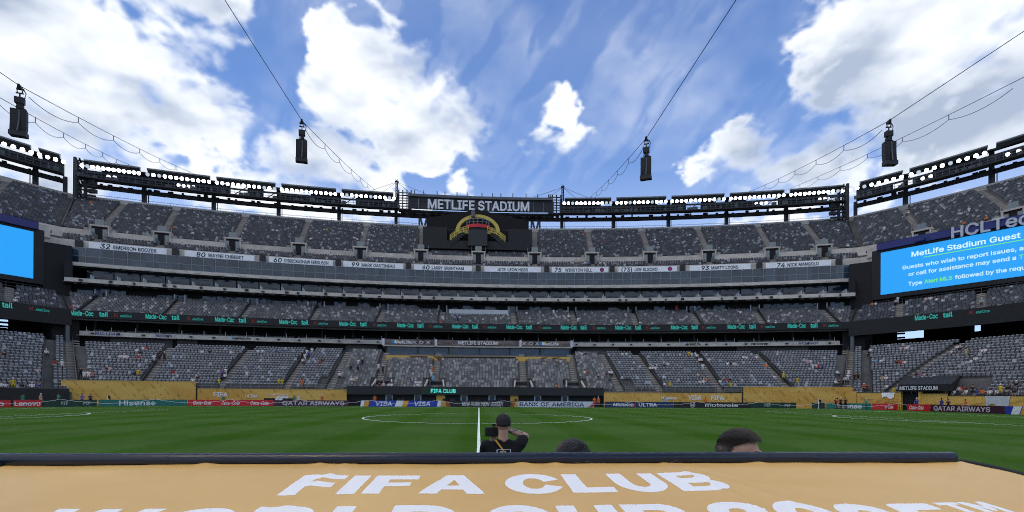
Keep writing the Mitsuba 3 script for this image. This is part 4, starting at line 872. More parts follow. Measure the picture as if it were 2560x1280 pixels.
def band(r, z0, z1, th): 
    v = np.vstack([np.c_[cx0 + rr * np.cos(g3), 79.0 + rr * .7 * np.sin(g3), 0 * g3 + z] for rr in (r, r - th) for z in (z0, z1)]); i = np.arange(24); q = lambda A, B: np.c_[i + 25 * A, i + 1 + 25 * A, i + 1 + 25 * B, i + 25 * B]
    return v, np.vstack([q(0, 1), q(3, 2), q(1, 3), q(2, 0)])
put(f'{sg_}__red_ring', band(2.85, 41.0, 41.75, .25), RED); put(f'{sg_}__platform', M().add(*band(2.6, 40.0, 41.0, 2.4)), BLACK)
m = M()
for t in g3[::3]: p = np.array([cx0 + 2.75 * math.cos(t), 79 + 1.92 * math.sin(t), 41.75]); m.bar(p, p + [0, 0, 1.25], .09)
m.add(*band(2.8, 42.9, 43.02, .1)); m.add(*band(2.8, 42.3, 42.38, .1)); put(f'{sg_}__railing', m, RAILM)
put(f'{sg_}__pedestal', M().box((cx0, 77.3, 38.3), (4.4, 1.6, 3.6)), flat('pedestal_grey', (.028, .030, .033), .6))
put(f'{sg_}__lamp_head', M().tube([(cx0 - 1.1, 78, 43.6), (cx0 - 1.1, 78, 44.9), (cx0 - 1.1, 78, 45.05)], [.5, .5, .3], 10).bar((cx0 - 1.1, 78, 41.5), (cx0 - 1.1, 78, 43.6), .14), GRID)
m = M()
for s in (-1, 1):
    st_ = [(2.2, 40.6), (4.4, 39.9), (6.4, 38.4)]
    for dy in (0, 1.0):
        for (x, z), (x2, z2) in zip(st_, st_[1:]):
            for h in (0, .55, 1.05): m.bar((cx0 + s * x, 77.4 + dy, z + h - .3), (cx0 + s * x2, 77.4 + dy, z2 + h - .3), .11)
            for kk in (0, .5, 1): xx, zz = x + (x2 - x) * kk, z + (z2 - z) * kk; m.bar((cx0 + s * xx, 77.4 + dy, zz - .5), (cx0 + s * xx, 77.4 + dy, zz + .78), .12)
    m.hexa([[cx0 + s * x, y, z] for z in (39.6, 40.2) for x, y in ((2.2, 77.6), (4.6, 77.6), (4.6, 78.6), (2.2, 78.6))])
put(f'{sg_}__stair_rail', m, YELLOW)
m = M()
for s in (-1, 1):
    for j in range(6): m.box((cx0 + s * (3.4 + j * .55), 78, 39.5 - j * .45), (.6, 1.2, 1.2))
put(f'{sg_}__stair', m, BLACK)
# ------------------------------------------------------------------ hanging loudspeaker arrays on the cables over the pitch
CABLE = flat('cable_black', (.02, .02, .022), .6)
def array_at(P, yaw, words):
    key = thing('line_array', words, 'loudspeaker', 'hanging loudspeaker columns over the pitch')
    c, s = math.cos(yaw), math.sin(yaw); ax = np.array([[c, s, 0], [-s, c, 0], [0, 0, 1]]); P = np.asarray(P, float)
    L = lambda x, y, z: P + .73 * np.array([x, y, z]) @ ax
    m = M(); m.hexa([L(*q) for q in ((-.28, -.14, -.5), (.28, -.14, -.5), (.28, .14, -.5), (-.28, .14, -.5), (-.1, -.45, .08), (.1, -.45, .08), (.1, .45, .08), (-.1, .45, .08))])
    for x in (-.35, .35): m.bar(L(x, 0, -.3), L(x * .6, 0, -1.0), .07)
    m.bar(L(-.4, 0, -.95), L(.4, 0, -.95), .1); m.bar(L(0, 0, -.9), L(0, 0, -1.6), .09)
    m.tube([L(.4, 0, -.4), L(.62, 0, -.9), L(.5, 0, -1.5), L(.2, .1, -1.9)], .05, 5); put(f'{key}__hanger', m, CABLE)
    m = M(); m.box(L(0, 0, -1.95), (.68, .48, .58), ax); m.box(L(.05, .05, -2.6), (.42, .4, .55), ax); m.tube([L(-.25, .1, -2.2), L(-.42, .1, -2.7), L(-.3, .1, -3.2)], .05, 5); m.box(L(.1, .2, -3.05), (.7, .4, .24), ax); put(f'{key}__motor', m, BLACK)
    for k in range(9):
        t = k / 8; tilt = .02 + .30 * max(0, t - .45) ** 1.3; yv = np.array([0, math.cos(tilt), math.sin(tilt)]) @ ax; zv = np.array([0, -math.sin(tilt), math.cos(tilt)]) @ ax
        dy = -.35 * max(0, t - .45) ** 1.5; cc = L(0, dy, -3.35 - .33 * k); m = M(); hx, hy, hz = .60, .33, .12
        pts = [cc + ax[0] * x + yv * y + zv * z for z in (-hz, hz) for x, y in ((-hx, -hy), (hx, -hy), (hx * .86, hy), (-hx * .86, hy))]; m.hexa(pts); put(f'{key}__cabinet', m, BLACK)
    m = M(); m.box(L(0, -.3, -6.45), (1.28, .68, .42), ax); put(f'{key}__bottom_cabinet', m, FASCIA); put(f'{key}__rear_cable', M().tube([L(.1, -.46, -3.3), L(.12, -.52, -4.6), L(.05, -.85, -6.2)], .06, 5), GRID)
def cable(A, P, N, words, drops=7, loops=True):
    key = thing('cable', words, 'cable', 'cables spanning the stadium'); A, P, N = (np.asarray(x, float) for x in (A, P, N))
    k = np.linspace(0, 1, 9)[:, None]; main = np.vstack([A + (P - A) * k - np.array([0, 0, 1.0]) * .5 * 4 * k * (1 - k), (P + (N - P) * k)[1:]])
    put(f'{key}__main_line', M().tube(main, .036, 5), CABLE)
    if loops:
        m, d = M(), M(); pts = [P + (A - P) * t - np.array([0, 0, 2.0]) * t * (1 - t) for t in np.linspace(.02, 1, drops + 1)]; h = np.array([0, 0, .62])
        for a, b in zip(pts, pts[1:]):
            q = np.linspace(0, 1, 9)[:, None]; m.tube(a - h + (b - a) * q - np.array([0, 0, 2.5]) * q * (1 - q), .033, 5); d.bar(b + [0, 0, .05], b - h, .06)
        put(f'{key}__feed_line', m, CABLE); put(f'{key}__drop', d, CABLE)
SPK = [((-43.83, 9.84, 31.06), (-67.25, 85.38, 54.2), (-77, -96, 54), 'leftmost'), ((-20.66, 18.86, 33.54), (-26.12, 92.29, 54.2), (-33.8, -96, 54.4), 'second from the left'),
       ((19.2, 16.28, 31.77), (28.61, 92.05, 54.2), (33.3, -96, 53.9), 'third from the left'), ((44.04, 10.66, 31.74), (67.96, 85.2, 54.2), (78, -96, 54), 'rightmost')]
for (P, A, N, w), yw in zip(SPK, (.35, .25, -.45, -.12)):
    array_at(P, yw, f'black hanging loudspeaker column, {w} of the four'); cable(A, P, N, f'black cable carrying the {w} of the four speaker columns')
cable((-79.42, 82.11, 54.2), (-49.5, 13.2, 32.2), (-95, -85, 54), 'lower cable with feed loops at the left edge, carrying no speaker in view')
cable((77.13, 82.77, 54.2), (57.0, 8.3, 35.6), (48, -60, 54), 'lower cable with feed loops at the right edge, carrying no speaker in view')
# ------------------------------------------------------------------ people
SKINS = [(.40, .24, .17), (.30, .17, .11), (.16, .085, .055)]
HAIRC = [(.02, .016, .013), (.05, .032, .02), (.012, .011, .011)]
def union_body(bones, rad=8):
    """bones: [((x, y, z), r, (x, y, z), r)]; one closed surface"""
    out = None
    for a, ra, b, rb_ in bones:
        s1 = m3.Manifold.sphere(ra, rad).translate(a); s2 = m3.Manifold.sphere(rb_, rad).translate(b); h = m3.Manifold.batch_hull([s1, s2]); out = h if out is None else out + h
    return out
def man_mesh(mf): q = mf.to_mesh(); return np.array(q.vert_properties[:, :3], float), np.array(q.tri_verts)
def stand_bones(arm=0):
    b = [((0, 0, .98), .135, (0, .0, 1.16), .125), ((0, 0, 1.16), .13, (0, 0, 1.36), .15), ((-.13, 0, 1.40), .075, (.13, 0, 1.40), .075), ((0, 0, 1.42), .06, (0, -.01, 1.54), .055), ((0, -.015, 1.60), .088, (0, -.005, 1.69), .095)]
    for s in (-1, 1):
        b += [((s * .09, 0, .93), .10, (s * .10, -.01, .50), .068), ((s * .10, -.01, .50), .062, (s * .10, .02, .09), .045), ((s * .10, .02, .05), .045, (s * .11, -.14, .035), .035)]
        if arm == 0: b += [((s * .20, 0, 1.38), .055, (s * .25, .02, 1.10), .042), ((s * .25, .02, 1.10), .04, (s * .24, -.08, .86), .034), ((s * .24, -.08, .86), .04, (s * .235, -.10, .78), .03)]
        else: b += [((s * .20, 0, 1.38), .055, (s * .27, -.10, 1.16), .042), ((s * .27, -.10, 1.16), .04, (s * .14, -.30, 1.24), .034), ((s * .14, -.30, 1.24), .038, (s * .08, -.34, 1.26), .032)]
    return b
def sit_bones():
    b = [((0, .02, .50), .14, (0, .08, .74), .125), ((0, .08, .74), .13, (0, .08, .92), .15), ((-.13, .08, .97), .075, (.13, .08, .97), .075), ((0, .07, .98), .06, (0, .05, 1.10), .055), ((0, .03, 1.16), .088, (0, .04, 1.25), .095)]
    for s in (-1, 1):
        b += [((s * .09, 0, .50), .10, (s * .12, -.40, .50), .072), ((s * .12, -.40, .50), .064, (s * .12, -.36, .10), .045), ((s * .12, -.36, .06), .045, (s * .13, -.52, .04), .035)]
        b += [((s * .20, .08, .95), .055, (s * .26, .0, .70), .042), ((s * .26, .0, .70), .04, (s * .14, -.26, .60), .034), ((s * .14, -.26, .60), .04, (s * .11, -.33, .58), .032)]
    return b
POSE = {}
for nm_, bones, hips, neck, el in (('stand', stand_bones(0), .96, 1.46, 1.10), ('stand2', stand_bones(1), .96, 1.46, 1.10), ('sit', sit_bones(), .58, 1.02, .70)):
    v, f = man_mesh(union_body(bones, 8)); POSE[nm_] = (v, f, hips, neck)
COL = dict(w=(.68, .70, .74), k=(.015, .016, .02), y=(.60, .45, .02), o=(.72, .16, .02), r=(.42, .03, .03), b=(.03, .06, .26), p=(.62, .42, .44), t=(.50, .38, .24), g=(.03, .25, .17), v=(.20, .12, .34), l=(.16, .42, .62))
CNAME = dict(w='white', k='black', y='yellow', o='orange', r='red', b='blue', p='pale pink', t='tan', g='green', v='violet', l='light blue')
def person_ply(pose, c, sk, hr, trs, cap):
    v, f, hips, neck = POSE[pose]; z, r = v[:, 2], np.hypot(v[:, 0], v[:, 1]); col = np.tile(COL[c], (len(v), 1)).astype(float)
    col[z < hips - (.06 if pose != 'sit' else 0)] = trs; col[z < .12] = (.05, .05, .055)
    col[z > neck] = SKINS[sk]; top = POSE[pose][0][:, 2].max(); col[(z > top - .13) | ((z > top - .2) & (v[:, 1] > .04))] = hr if cap is None else cap
    arm = (np.abs(v[:, 0]) > .21) & (z < neck - .26) & (z > hips - .3) if pose != 'sit' else ((z < .72) & (z > .54) & (np.abs(v[:, 0]) > .08) & (np.abs(v[:, 0]) < .32) & (v[:, 1] < -.02) & (z > .57)); col[arm] = SKINS[sk]
    return mikit.ply((v, f), CLOTH, smooth=True, color=col)
PPL_CACHE = {}
def person_entry(key, pose, c, pos, rotz, scale):
    var = int(rng.integers(0, 4)); ck = (pose, c, var)
    if ck not in PPL_CACHE:
        g_ = np.random.default_rng((ord(c) * 7 + var * 31 + (pose == 'sit')) % 1000)
        PPL_CACHE[ck] = person_ply(pose, c, var % 3, HAIRC[var % 3], [(.02, .022, .03), (.05, .06, .10), (.28, .25, .2), (.03, .03, .035)][var], COL['w'] if var == 3 else (COL['k'] if var == 1 else None))
    scene[key] = {**PPL_CACHE[ck], 'to_world': T().translate([float(x) for x in pos]).rotate([0, 0, 1], math.degrees(rotz)).scale(scale)}
PEOPLE = """b-12,0.0456,w b-10,0.1097,k b-8,0.0378,r b-7,0.0263,W b-5,0.0661,p b-0,0.1276,w b-0,0.1211,w b-0,0.1114,Y b-0,0.0971,k b-0,0.0816,w b-0,0.0703,b a014,-0.8589,w a014,-0.853,r a013,-0.8741,w a012,-0.8681,k a010,-0.9117,w a010,-0.9034,w a010,-0.8975,w a010,-0.873,r a05,-0.9425,k a05,-0.9367,p a03,-0.9993,K a02,-0.9923,W a02,-0.9842,W a03,-0.9764,o a03,-0.8785,Y a03,-0.8877,k a09,-0.8402,W a09,-0.8297,K a010,-0.8168,K a04,-0.8016,r a01,-0.7577,w a02,-0.746,k a013,-0.7293,w a013,-0.7126,k a013,-0.6628,w a04,-0.6867,V a04,-0.679,W a03,-0.6813,w a00,-0.6971,Y a03,-0.628,W a00,-0.549,Y a00,-0.5408,Y a00,-0.4904,O a013,-0.4742,W a011,-0.4798,W a012,-0.4692,B a012,-0.4857,K a014,-0.4605,W a010,-0.485,w a09,-0.4405,r a010,-0.4341,k a09,-0.3384,W a09,-0.3275,K a06,-0.3592,K a06,-0.3408,K a04,-0.3895,w a02,-0.3575,w a02,-0.3488,t a07,-0.2841,W a06,-0.272,K a06,-0.1346,O a05,-0.138,W a04,-0.1358,W a02,-0.1312,L a00,-0.2813,k a00,-0.2702,p a00,-0.2558,w a00,-0.2481,w a01,-0.1899,b a01,-0.1798,w a01,-0.1686,w a00,-0.1742,w a014,-0.5967,w a014,-0.5849,w a014,-0.5501,b a015,0.2949,w a015,0.3064,k a015,0.4114,w a015,0.4228,w a014,0.597,Y a015,0.6052,w a015,0.615,w a014,0.6187,w a012,0.6271,w a012,0.6326,w a012,0.6521,w a08,0.6376,W a08,0.4922,w a08,0.499,w a08,0.5069,w a09,0.5312,k a010,0.5409,w a010,0.7035,w a010,0.7121,k a010,0.7206,w a05,0.6268,t a04,0.5317,w a03,0.6496,o a02,0.6325,w a02,0.6424,w a03,0.704,r a02,0.6883,w a01,0.6942,l a03,0.7137,k a00,0.7177,Y a01,0.5349,w a00,0.55,Y a06,0.3055,w a06,0.3136,r a05,0.3678,k a06,0.3768,w a06,0.3825,w a04,0.345,k a010,0.1871,t a011,0.2356,w a013,0.7442,w a013,0.7516,w a013,0.7787,w a09,0.8061,o a00,0.2253,o a01,0.2461,K a011,0.9098,p a011,0.9167,w a08,0.9246,W a08,0.9394,R a08,0.9483,B a09,0.9323,w a04,0.8543,Y a02,0.8918,Y a04,0.8314,w a06,0.987,w b+7,0.0112,W b+5,0.0047,w b+5,0.0115,W a02,0.9874,w a02,0.9962,k b+5,0.0252,K b+5,0.0324,K b+2,0.0466,r b+2,0.053,k b+17,0.0425,w b+16,0.0405,k b+12,0.0576,l b+12,0.0672,w b+11,0.0975,k b+11,0.1039,r b+11,0.111,w b+17,0.097,p b+17,0.1067,w b+16,0.1901,w b+14,0.1839,w b+13,0.2101,T b+15,0.1966,k b+14,0.2307,w b+14,0.2354,w b+10,0.2208,w b+11,0.2269,w b+5,0.0854,w b+5,0.0786,t b+6,0.1383,k b+6,0.1453,v b+6,0.1522,p b+2,0.0901,w b+0,0.1077,Y b+0,0.123,t b+0,0.1333,p b+0,0.1425,W b+0,0.1518,V b+1,0.1546,k b+2,0.1409,t b+0,0.1992,t b+0,0.2125,w b+1,0.2191,w b+1,0.2249,r b+0,0.2321,w b+1,0.2415,k b+0,0.2493,b b+0,0.258,o b+0,0.2697,w b+0,0.2824,w b+0,0.2872,Y b+1,0.2948,k b+2,0.304,k b+0,0.307,k c010,-0.466,W c010,-0.4455,k c07,-0.3475,w c010,-0.2835,w c03,-0.1041,W c02,-0.1075,r c03,-0.0622,B c08,0.1353,w c08,0.2121,W c06,0.2433,p c06,0.2559,w c03,0.2829,W c02,0.4598,w c010,0.5559,R c08,0.7246,w c02,0.8014,w c01,0.8215,w c+10,0.0281,o c+10,0.0337,w c+10,0.069,w c+10,0.0728,W c+9,0.12,p c+9,0.1269,w c+8,0.1381,w c+7,0.1498,w c+4,0.213,l c-2,0.0792,w c02,-0.9949,r e04,-0.9591,b e011,-0.8423,w e06,-0.7847,o e03,-0.7411,w e019,-0.9626,o d02,-0.8161,w e011,-0.5599,w e011,-0.55,w e06,-0.4624,w e09,-0.3497,w e08,-0.3419,w e012,-0.3291,W e08,-0.3107,w d02,-0.4085,w e015,-0.4248,y e018,0.2986,o e012,0.3543,r e015,0.4086,w e016,0.5985,w e012,0.5003,w e016,0.267,p d01,0.2651,w d02,0.2743,t d01,0.3002,w d01,0.3137,b d01,0.3419,w d01,0.3542,w e+12,0.1424,b e+7,0.1673,w e+7,0.1785,W e+7,0.0487,W e00,0.9772,w e013,0.9668,w e+17,0.0936,w e+0,0.1687,o e+0,0.1999,o d00,0.0895,b d00,0.0963,b"""
ORD = 'first second third fourth fifth sixth seventh eighth ninth tenth eleventh twelfth thirteenth fourteenth fifteenth sixteenth seventeenth eighteenth nineteenth'.split()
def ordinal(n):
    if n <= 19: return ORD[n - 1]
    t = {2: 'twent', 3: 'thirt', 4: 'fort', 5: 'fift', 6: 'sixt', 7: 'sevent', 8: 'eight'}[n // 10]
    return t + 'ieth' if n % 10 == 0 else t + 'y-' + ORD[n % 10 - 1]
ROWS = {'a': lambda r: LOW, 'b': lambda r: LOWENDS[r], 'c': lambda r: MID, 'd': lambda r: UPA, 'e': lambda r: UPB}
STN = {'a': 'lower', 'b': 'lower', 'c': 'middle', 'd': 'upper', 'e': 'upper'}
people = []
for e in PEOPLE.split():
    h, u, c = e.split(','); tier, reg, row = h[0], {'0': 0, '+': 1, '-': -1}[h[1]], int(h[2:]); u = float(u); st_ = c.isupper(); y0, z = ROWS[tier](reg)[row]
    people.append((STN[tier] + {0: ' far', 1: ' right end', -1: ' left end'}[reg] + ' stand', st_, c.lower(), reg, y0 + (-.32 if st_ else .12), z, u))
for x, y, c in [(-28.73,39.6,'g'),(-28.0,39.6,'w'),(-24.46,39.6,'o'),(-16.34,39.6,'o'),(18.61,39.6,'o'),(19.27,39.6,'o'),(30.24,39.6,'l'),(37.08,39.6,'o'),(55.82,34.31,'o'),(55.7,34.51,'k'),(56.06,33.93,'k'),(56.4,33.35,'k'),(57.79,30.87,'g'),(60.52,25.11,'b'),(61.57,22.41,'b'),(61.83,21.69,'k'),(62.43,19.9,'o'),(-59.06,28.38,'g'),(-58.22,30.06,'t'),(-57.32,31.75,'g'),(-55.97,34.07,'v'),(-55.3,34.7,'k'),(-39.43,39.6,'g')]: people.append(('field edge', True, c, None, x, y, 0))
def px_of(p): d = np.asarray(p, float) - CAM; return float(d @ _right / (d @ _fwd))
rec = []
for where, st_, c, reg, a, b, u in people:
    if reg is None: pos = (a, b, 0.0); rot = rng.uniform(-.6, .6) + math.atan2(a, b) * -1
    else:
        p = ring(reg, a, u); n, t = out_n(reg, a, u); pos = (*p, b); rot = math.atan2(n[1], n[0]) - math.pi / 2 + rng.normal(0, .25)
    rec.append((where, st_, c, pos, rot, px_of(pos)))
rec.sort(key=lambda r: r[5]); cnt = {}
for r in rec: cnt[r[:3]] = cnt.get(r[:3], 0) + 1
seen = {}
for where, st_, c, pos, rot, px in rec:
    k = (where, st_, c); seen[k] = seen.get(k, 0) + 1
    key = fresh('person'); pose = 'sit' if not st_ else ('stand' if rng.random() < .6 else 'stand2')
    person_entry(key, pose, c, pos, rot, float(rng.uniform(.94, 1.04)))
    verb = 'standing' if st_ else 'sitting'; place = 'behind the boards' if where == 'field edge' else 'in the ' + where
    lab = f'person in {CNAME[c]} {verb} {place}' + ('' if cnt[k] == 1 else f', {ordinal(seen[k])} such from the left')
    tag(key, lab, 'person', 'people at the field edge' if where == 'field edge' else f'spectators in the {where}')
# ------------------------------------------------------------------ dugout canopy in the foreground
PIPE_Y, PZ, PR = -39.6, 1.562, .0245
def pipefn(p, n, uv):
    a = dr.atan2(p.z - PZ, p.y - PIPE_Y); s = noise(p.x * 2.2, a * 9, 3); s2 = noise(p.x * 9, a * 26, 7)
    return mix((.004, .008, .018), (.012, .020, .040), .6 * s + .4 * s2)
def piperough(p, n, uv):
    a = dr.atan2(p.z - PZ, p.y - PIPE_Y); return .07 + .20 * noise(p.x * 1.6, a * 14, 9) * noise(p.x * 14, a * 30, 2) + .03 * noise(p.x * 120, a * 40, 5)
def pipebump(p, n, uv):
    a = dr.atan2(p.z - PZ, p.y - PIPE_Y); return noise(p.x * 2.0, a * 7, 1) * .7 + noise(p.x * 7, a * 20, 4) * .35 + noise(p.x * 80, a * 36, 4) * .05
mat('pipe_paint', {'type': 'bumpmap', 'arbitrary': mikit.proc(pipebump, 4e-3), 'scale': .0014, 'bsdf': {'type': 'principled', 'base_color': mikit.proc(pipefn), 'roughness': mikit.proc(piperough), 'specular': .4}})
def fabricfn(p, n, uv):
    a = fbm(p.x * 2.2, p.y * 3, 1, 3); sp = smoothstep(.995, .999, noise(p.x * 70, p.y * 70, 3))
    return mix((.63, .375, .105), (.71, .44, .14), a) * (1 - .6 * sp)
mat('canopy_vinyl', {'type': 'principled', 'base_color': mikit.proc(fabricfn), 'roughness': .36, 'specular': .35, 'clearcoat': .7, 'clearcoat_gloss': .82})
VINYLP = flat('canopy_print', (.86, .85, .82), .42)
dg = thing('dugout_canopy', 'tan vinyl bench canopy with white lettering and black front tube in the foreground', 'canopy')
XL, XR = -1.74, 2.005
k = np.linspace(XL - .9, XR - .03, 90); put(f'{dg}__front_tube', M().tube(np.c_[k, np.full(90, PIPE_Y), PZ + .0006 * np.sin(k * 2.1)], PR, 28), 'pipe_paint', smooth=45)
mm = trimesh.creation.capsule(.03, PR * .995, count=[20, 20]); mm.apply_transform(trimesh.transformations.rotation_matrix(np.pi / 2, [0, 1, 0])); mm.apply_translation([XR - .055, PIPE_Y, PZ]); put(f'{dg}__tube_end', mm, 'pipe_paint', smooth=45)
for x, r in ((-1.165, .0253), (1.56, .0253), (.94, .0250)): 
    put(f'{dg}__tube_joint', M().tube([(x - .004, PIPE_Y, PZ), (x + .012, PIPE_Y - .0004, PZ)], r, 28), 'pipe_paint', smooth=45)
ZF, SL = 1.545, .075
def fab_z(x, y):
    x, y = np.asarray(x, float), np.asarray(y, float); d = PIPE_Y - .02 - y; p = np.stack([x, y, 0 * x], -1)
    z = ZF - SL * d - .0075 * np.sin(np.clip(d / 1.1, 0, 1) * np.pi) * (1 - np.exp(-np.minimum(np.abs(x + .51), np.abs(x - .76)) * 4))
    z = z + .021 * (meshkit.fbm(p * [1.7, 2.6, 1], 3, 5) - .5) + .0022 * (meshkit.fbm(p * [9, 13, 1], 3, 9) - .5)
    for x0, lean, w, h in ((-.51, -.03, .016, .0042), (-.475, -.20, .012, .0024), (-.55, -.10, .012, .002), (.735, .09, .016, .0042), (.77, .26, .012, .0026), (.80, .42, .012, .002)):
        c = x - x0 - lean * d; z = z + h * np.exp(-(c / w) ** 2) * np.clip(1.2 - .5 * d, .2, 1)
    for x0 in (-1.02, -.6, .17, .30, 1.12): z = z + .006 * np.exp(-((x - x0) / .03) ** 2) * np.exp(-(d / .03) ** 2)      # tabs at the tube
    return z - .028 * np.clip((d - .86) / .2, 0, 1) ** 2
gx, gy = np.linspace(XL, XR, 300), np.concatenate([np.linspace(PIPE_Y - .012, -40.62, 130), [-40.64, -40.66, -40.67]])
GX, GY = np.meshgrid(gx, gy, indexing='ij'); GZ = fab_z(GX, GY); GZ[:, -2:] -= .05; GZ[:, -1] -= .5
nx, ny = GX.shape; i, j = np.meshgrid(np.arange(nx - 1), np.arange(ny - 1), indexing='ij'); q = np.stack([i * ny + j, (i + 1) * ny + j, (i + 1) * ny + j + 1, i * ny + j + 1], -1).reshape(-1, 4)[:, ::-1]
top = np.stack([GX, GY, GZ], -1).reshape(-1, 3); bot = top - [0, 0, .004]; n0 = len(top); ed = np.concatenate([np.arange(ny), np.arange(nx) * ny + ny - 1, (nx - 1) * ny + np.arange(ny)[::-1], np.arange(nx)[::-1] * ny])
put(f'{dg}__fabric', (np.vstack([top, bot]), np.vstack([q, q[:, ::-1] + n0, np.c_[ed[:-1], ed[1:], ed[1:] + n0, ed[:-1] + n0]])), 'canopy_vinyl', smooth=40)
from shapely.geometry import Polygon as PG, Point as PT, box as BX
from shapely import affinity as AF
from shapely.ops import unary_union as UU
def glyph(ch):
    """crisp wide capitals, one unit high"""
    t = .25; oval = lambda w: AF.scale(PT(w / 2, .5).buffer(.5, 24), w, 1.04) .difference(AF.scale(PT(w / 2, .5).buffer(.5, 24), w - 2 * t * 1.12, 1.04 - 2 * t * .92))
    if ch == 'F': return UU([BX(0, 0, t, 1), BX(0, 1 - t * .88, .70, 1), BX(0, .36, .62, .36 + t * .88)])
    if ch == 'I': return BX(0, 0, t * 1.05, 1)
    if ch == 'L': return UU([BX(0, 0, t, 1), BX(0, 0, .66, t * .9)])
    if ch == 'T': return UU([BX(0, 1 - t * .9, .76, 1), BX(.255, 0, .505, 1)])
    if ch == 'A': return PG([(0, 0), (.33, 1), (.62, 1), (.95, 0), (.69, 0), (.635, .19), (.315, .19), (.26, 0)]).difference(PG([(.375, .39), (.575, .39), (.475, .74)]))
    if ch == 'M': return PG([(0, 0), (0, 1), (.27, 1), (.485, .52), (.70, 1), (.97, 1), (.97, 0), (.73, 0), (.73, .58), (.57, .2), (.40, .2), (.24, .58), (.24, 0)])
    if ch == 'W': return PG([(0, 1), (.26, 1), (.39, .40), (.55, 1), (.78, 1), (.94, .40), (1.07, 1), (1.33, 1), (1.09, 0), (.82, 0), (.665, .56), (.51, 0), (.24, 0)])
    if ch == 'C': return oval(.90).difference(PG([(.45, .5), (1.2, .86), (1.2, .14)])).union(BX(.3, 1.02, .31, 1.02))
    if ch in 'O0': return oval(.98 if ch == 'O' else .84)
    if ch == 'U': return UU([BX(0, .4, t, 1), BX(.53, .4, .53 + t, 1), AF.scale(PT(.39, .42).buffer(.5, 24), .78, .88).intersection(BX(-1, -1, 2, .42)).difference(AF.scale(PT(.39, .42).buffer(.5, 24), .28, .42))])
    half = lambda x0, w, z0, z1: UU([BX(x0, z0, w - (z1 - z0) / 2, z1), AF.scale(PT(w - (z1 - z0) / 2, (z0 + z1) / 2).buffer(.5, 20), z1 - z0, z1 - z0)])
    if ch in 'PRBD':
        if ch == 'D': return UU([BX(0, 0, .42, 1), AF.scale(PT(.40, .5).buffer(.5, 24), .96, 1)]).intersection(BX(0, 0, 2, 1)).difference(UU([BX(t, .23, .42, .77), AF.scale(PT(.40, .5).buffer(.5, 24), .46, .54)]).intersection(BX(t, 0, 2, 1)))
        if ch == 'B': return UU([BX(0, 0, .3, 1), half(0, .76, .46, 1), half(0, .82, 0, .56)]).difference(half(t, .52, .64, .80)).difference(half(t, .56, .21, .38))
        g = UU([BX(0, 0, t, 1), half(0, .80, .36, 1)]).difference(half(t, .55, .58, .79)); return g if ch == 'P' else UU([g, PG([(.36, .40), (.62, .0), (.90, 0), (.64, .42)])])
    v, f = _heavy(ch, .05); return None
def print_words(s, xc, y0, h, w, gap=.10):
    adv, gl = 0, []
    for ch in s:
        if ch == ' ': adv += .22; continue
        g = glyph(ch)
        if g is None: v, f = _heavy(ch, .045); v = v - v.min(0); v = v / [v[:, 0].max() / .76, v[:, 1].max(), 1]
        else: q = trimesh.util.concatenate([trimesh.creation.extrude_polygon(x, 1.0, engine='earcut') for x in getattr(g, 'geoms', [g]) if x.area > .001]); v, f = np.array(q.vertices), np.array(q.faces)
        v[:, 0] -= v[:, 0].min(); gl.append((v + [adv, 0, 0], f)); adv += v[:, 0].max() + gap
    k = w / (adv - gap)
    for v, f in gl:
        t = trimesh.Trimesh(v * [k, h, .0006], f, process=True); v, f = trimesh.remesh.subdivide_to_size(t.vertices, t.faces, .025, max_iter=14)
        x, y = xc - w / 2 + v[:, 0], y0 + v[:, 1]; put(f'{dg}__letter', (np.c_[x, y, fab_z(x, y) + .0005 + v[:, 2]], f), VINYLP, smooth=40)
print_words('FIFA CLUB', .108, -40.045, .25, 1.415); print_words('WORLD CUP 2025', .113, -40.425, .26, 2.46); print_words('TM', 1.43, -40.27, .105, .155)
for sx, x in ((-1, XL), (1, XR)):
    k = np.linspace(0, 1, 24); pts = np.c_[x + sx * .006 + .003 * np.sin(k * 9), PIPE_Y - .0 - 1.05 * k, ZF - SL * 1.05 * k - .002 + .003 * np.sin(k * 14)]; put(f'{dg}__edge_trim', M().tube(pts, .012, 8), BLACK, smooth=40)
put(f'{dg}__front_rail', M().box((.13, PIPE_Y + .004, PZ - .03), (3.75, .035, .03)), BLACK)
for x in (XL + .05, -.51, .75, XR - .05):
    for y in (PIPE_Y, -40.64): put(f'{dg}__post', M().tube([(x, y, 0), (x, y, (PZ if y == PIPE_Y else 1.42) - .04)], .02, 8), STEEL)
m = M(); r2 = np.random.default_rng(3)
for x0, n in ((.385, 5), (.445, 3), (.74, 3), (1.95, 2)):
    for i in range(n):
        t = np.linspace(0, 1, 6); a0 = r2.uniform(3.6, 4.1); x_ = x0 + .02 * i + .016 * (t - .5) + .002 * np.sin(t * 7 + i); a_ = a0 + .25 * np.sin(t * 3 + i) * r2.uniform(.2, 1)
        m.tube(np.c_[x_, PIPE_Y + (PR + .0006) * np.cos(a_), PZ + (PR + .0006) * np.sin(a_)], .0007, 4)
put(f'{dg}__tape_residue', m, GRID)
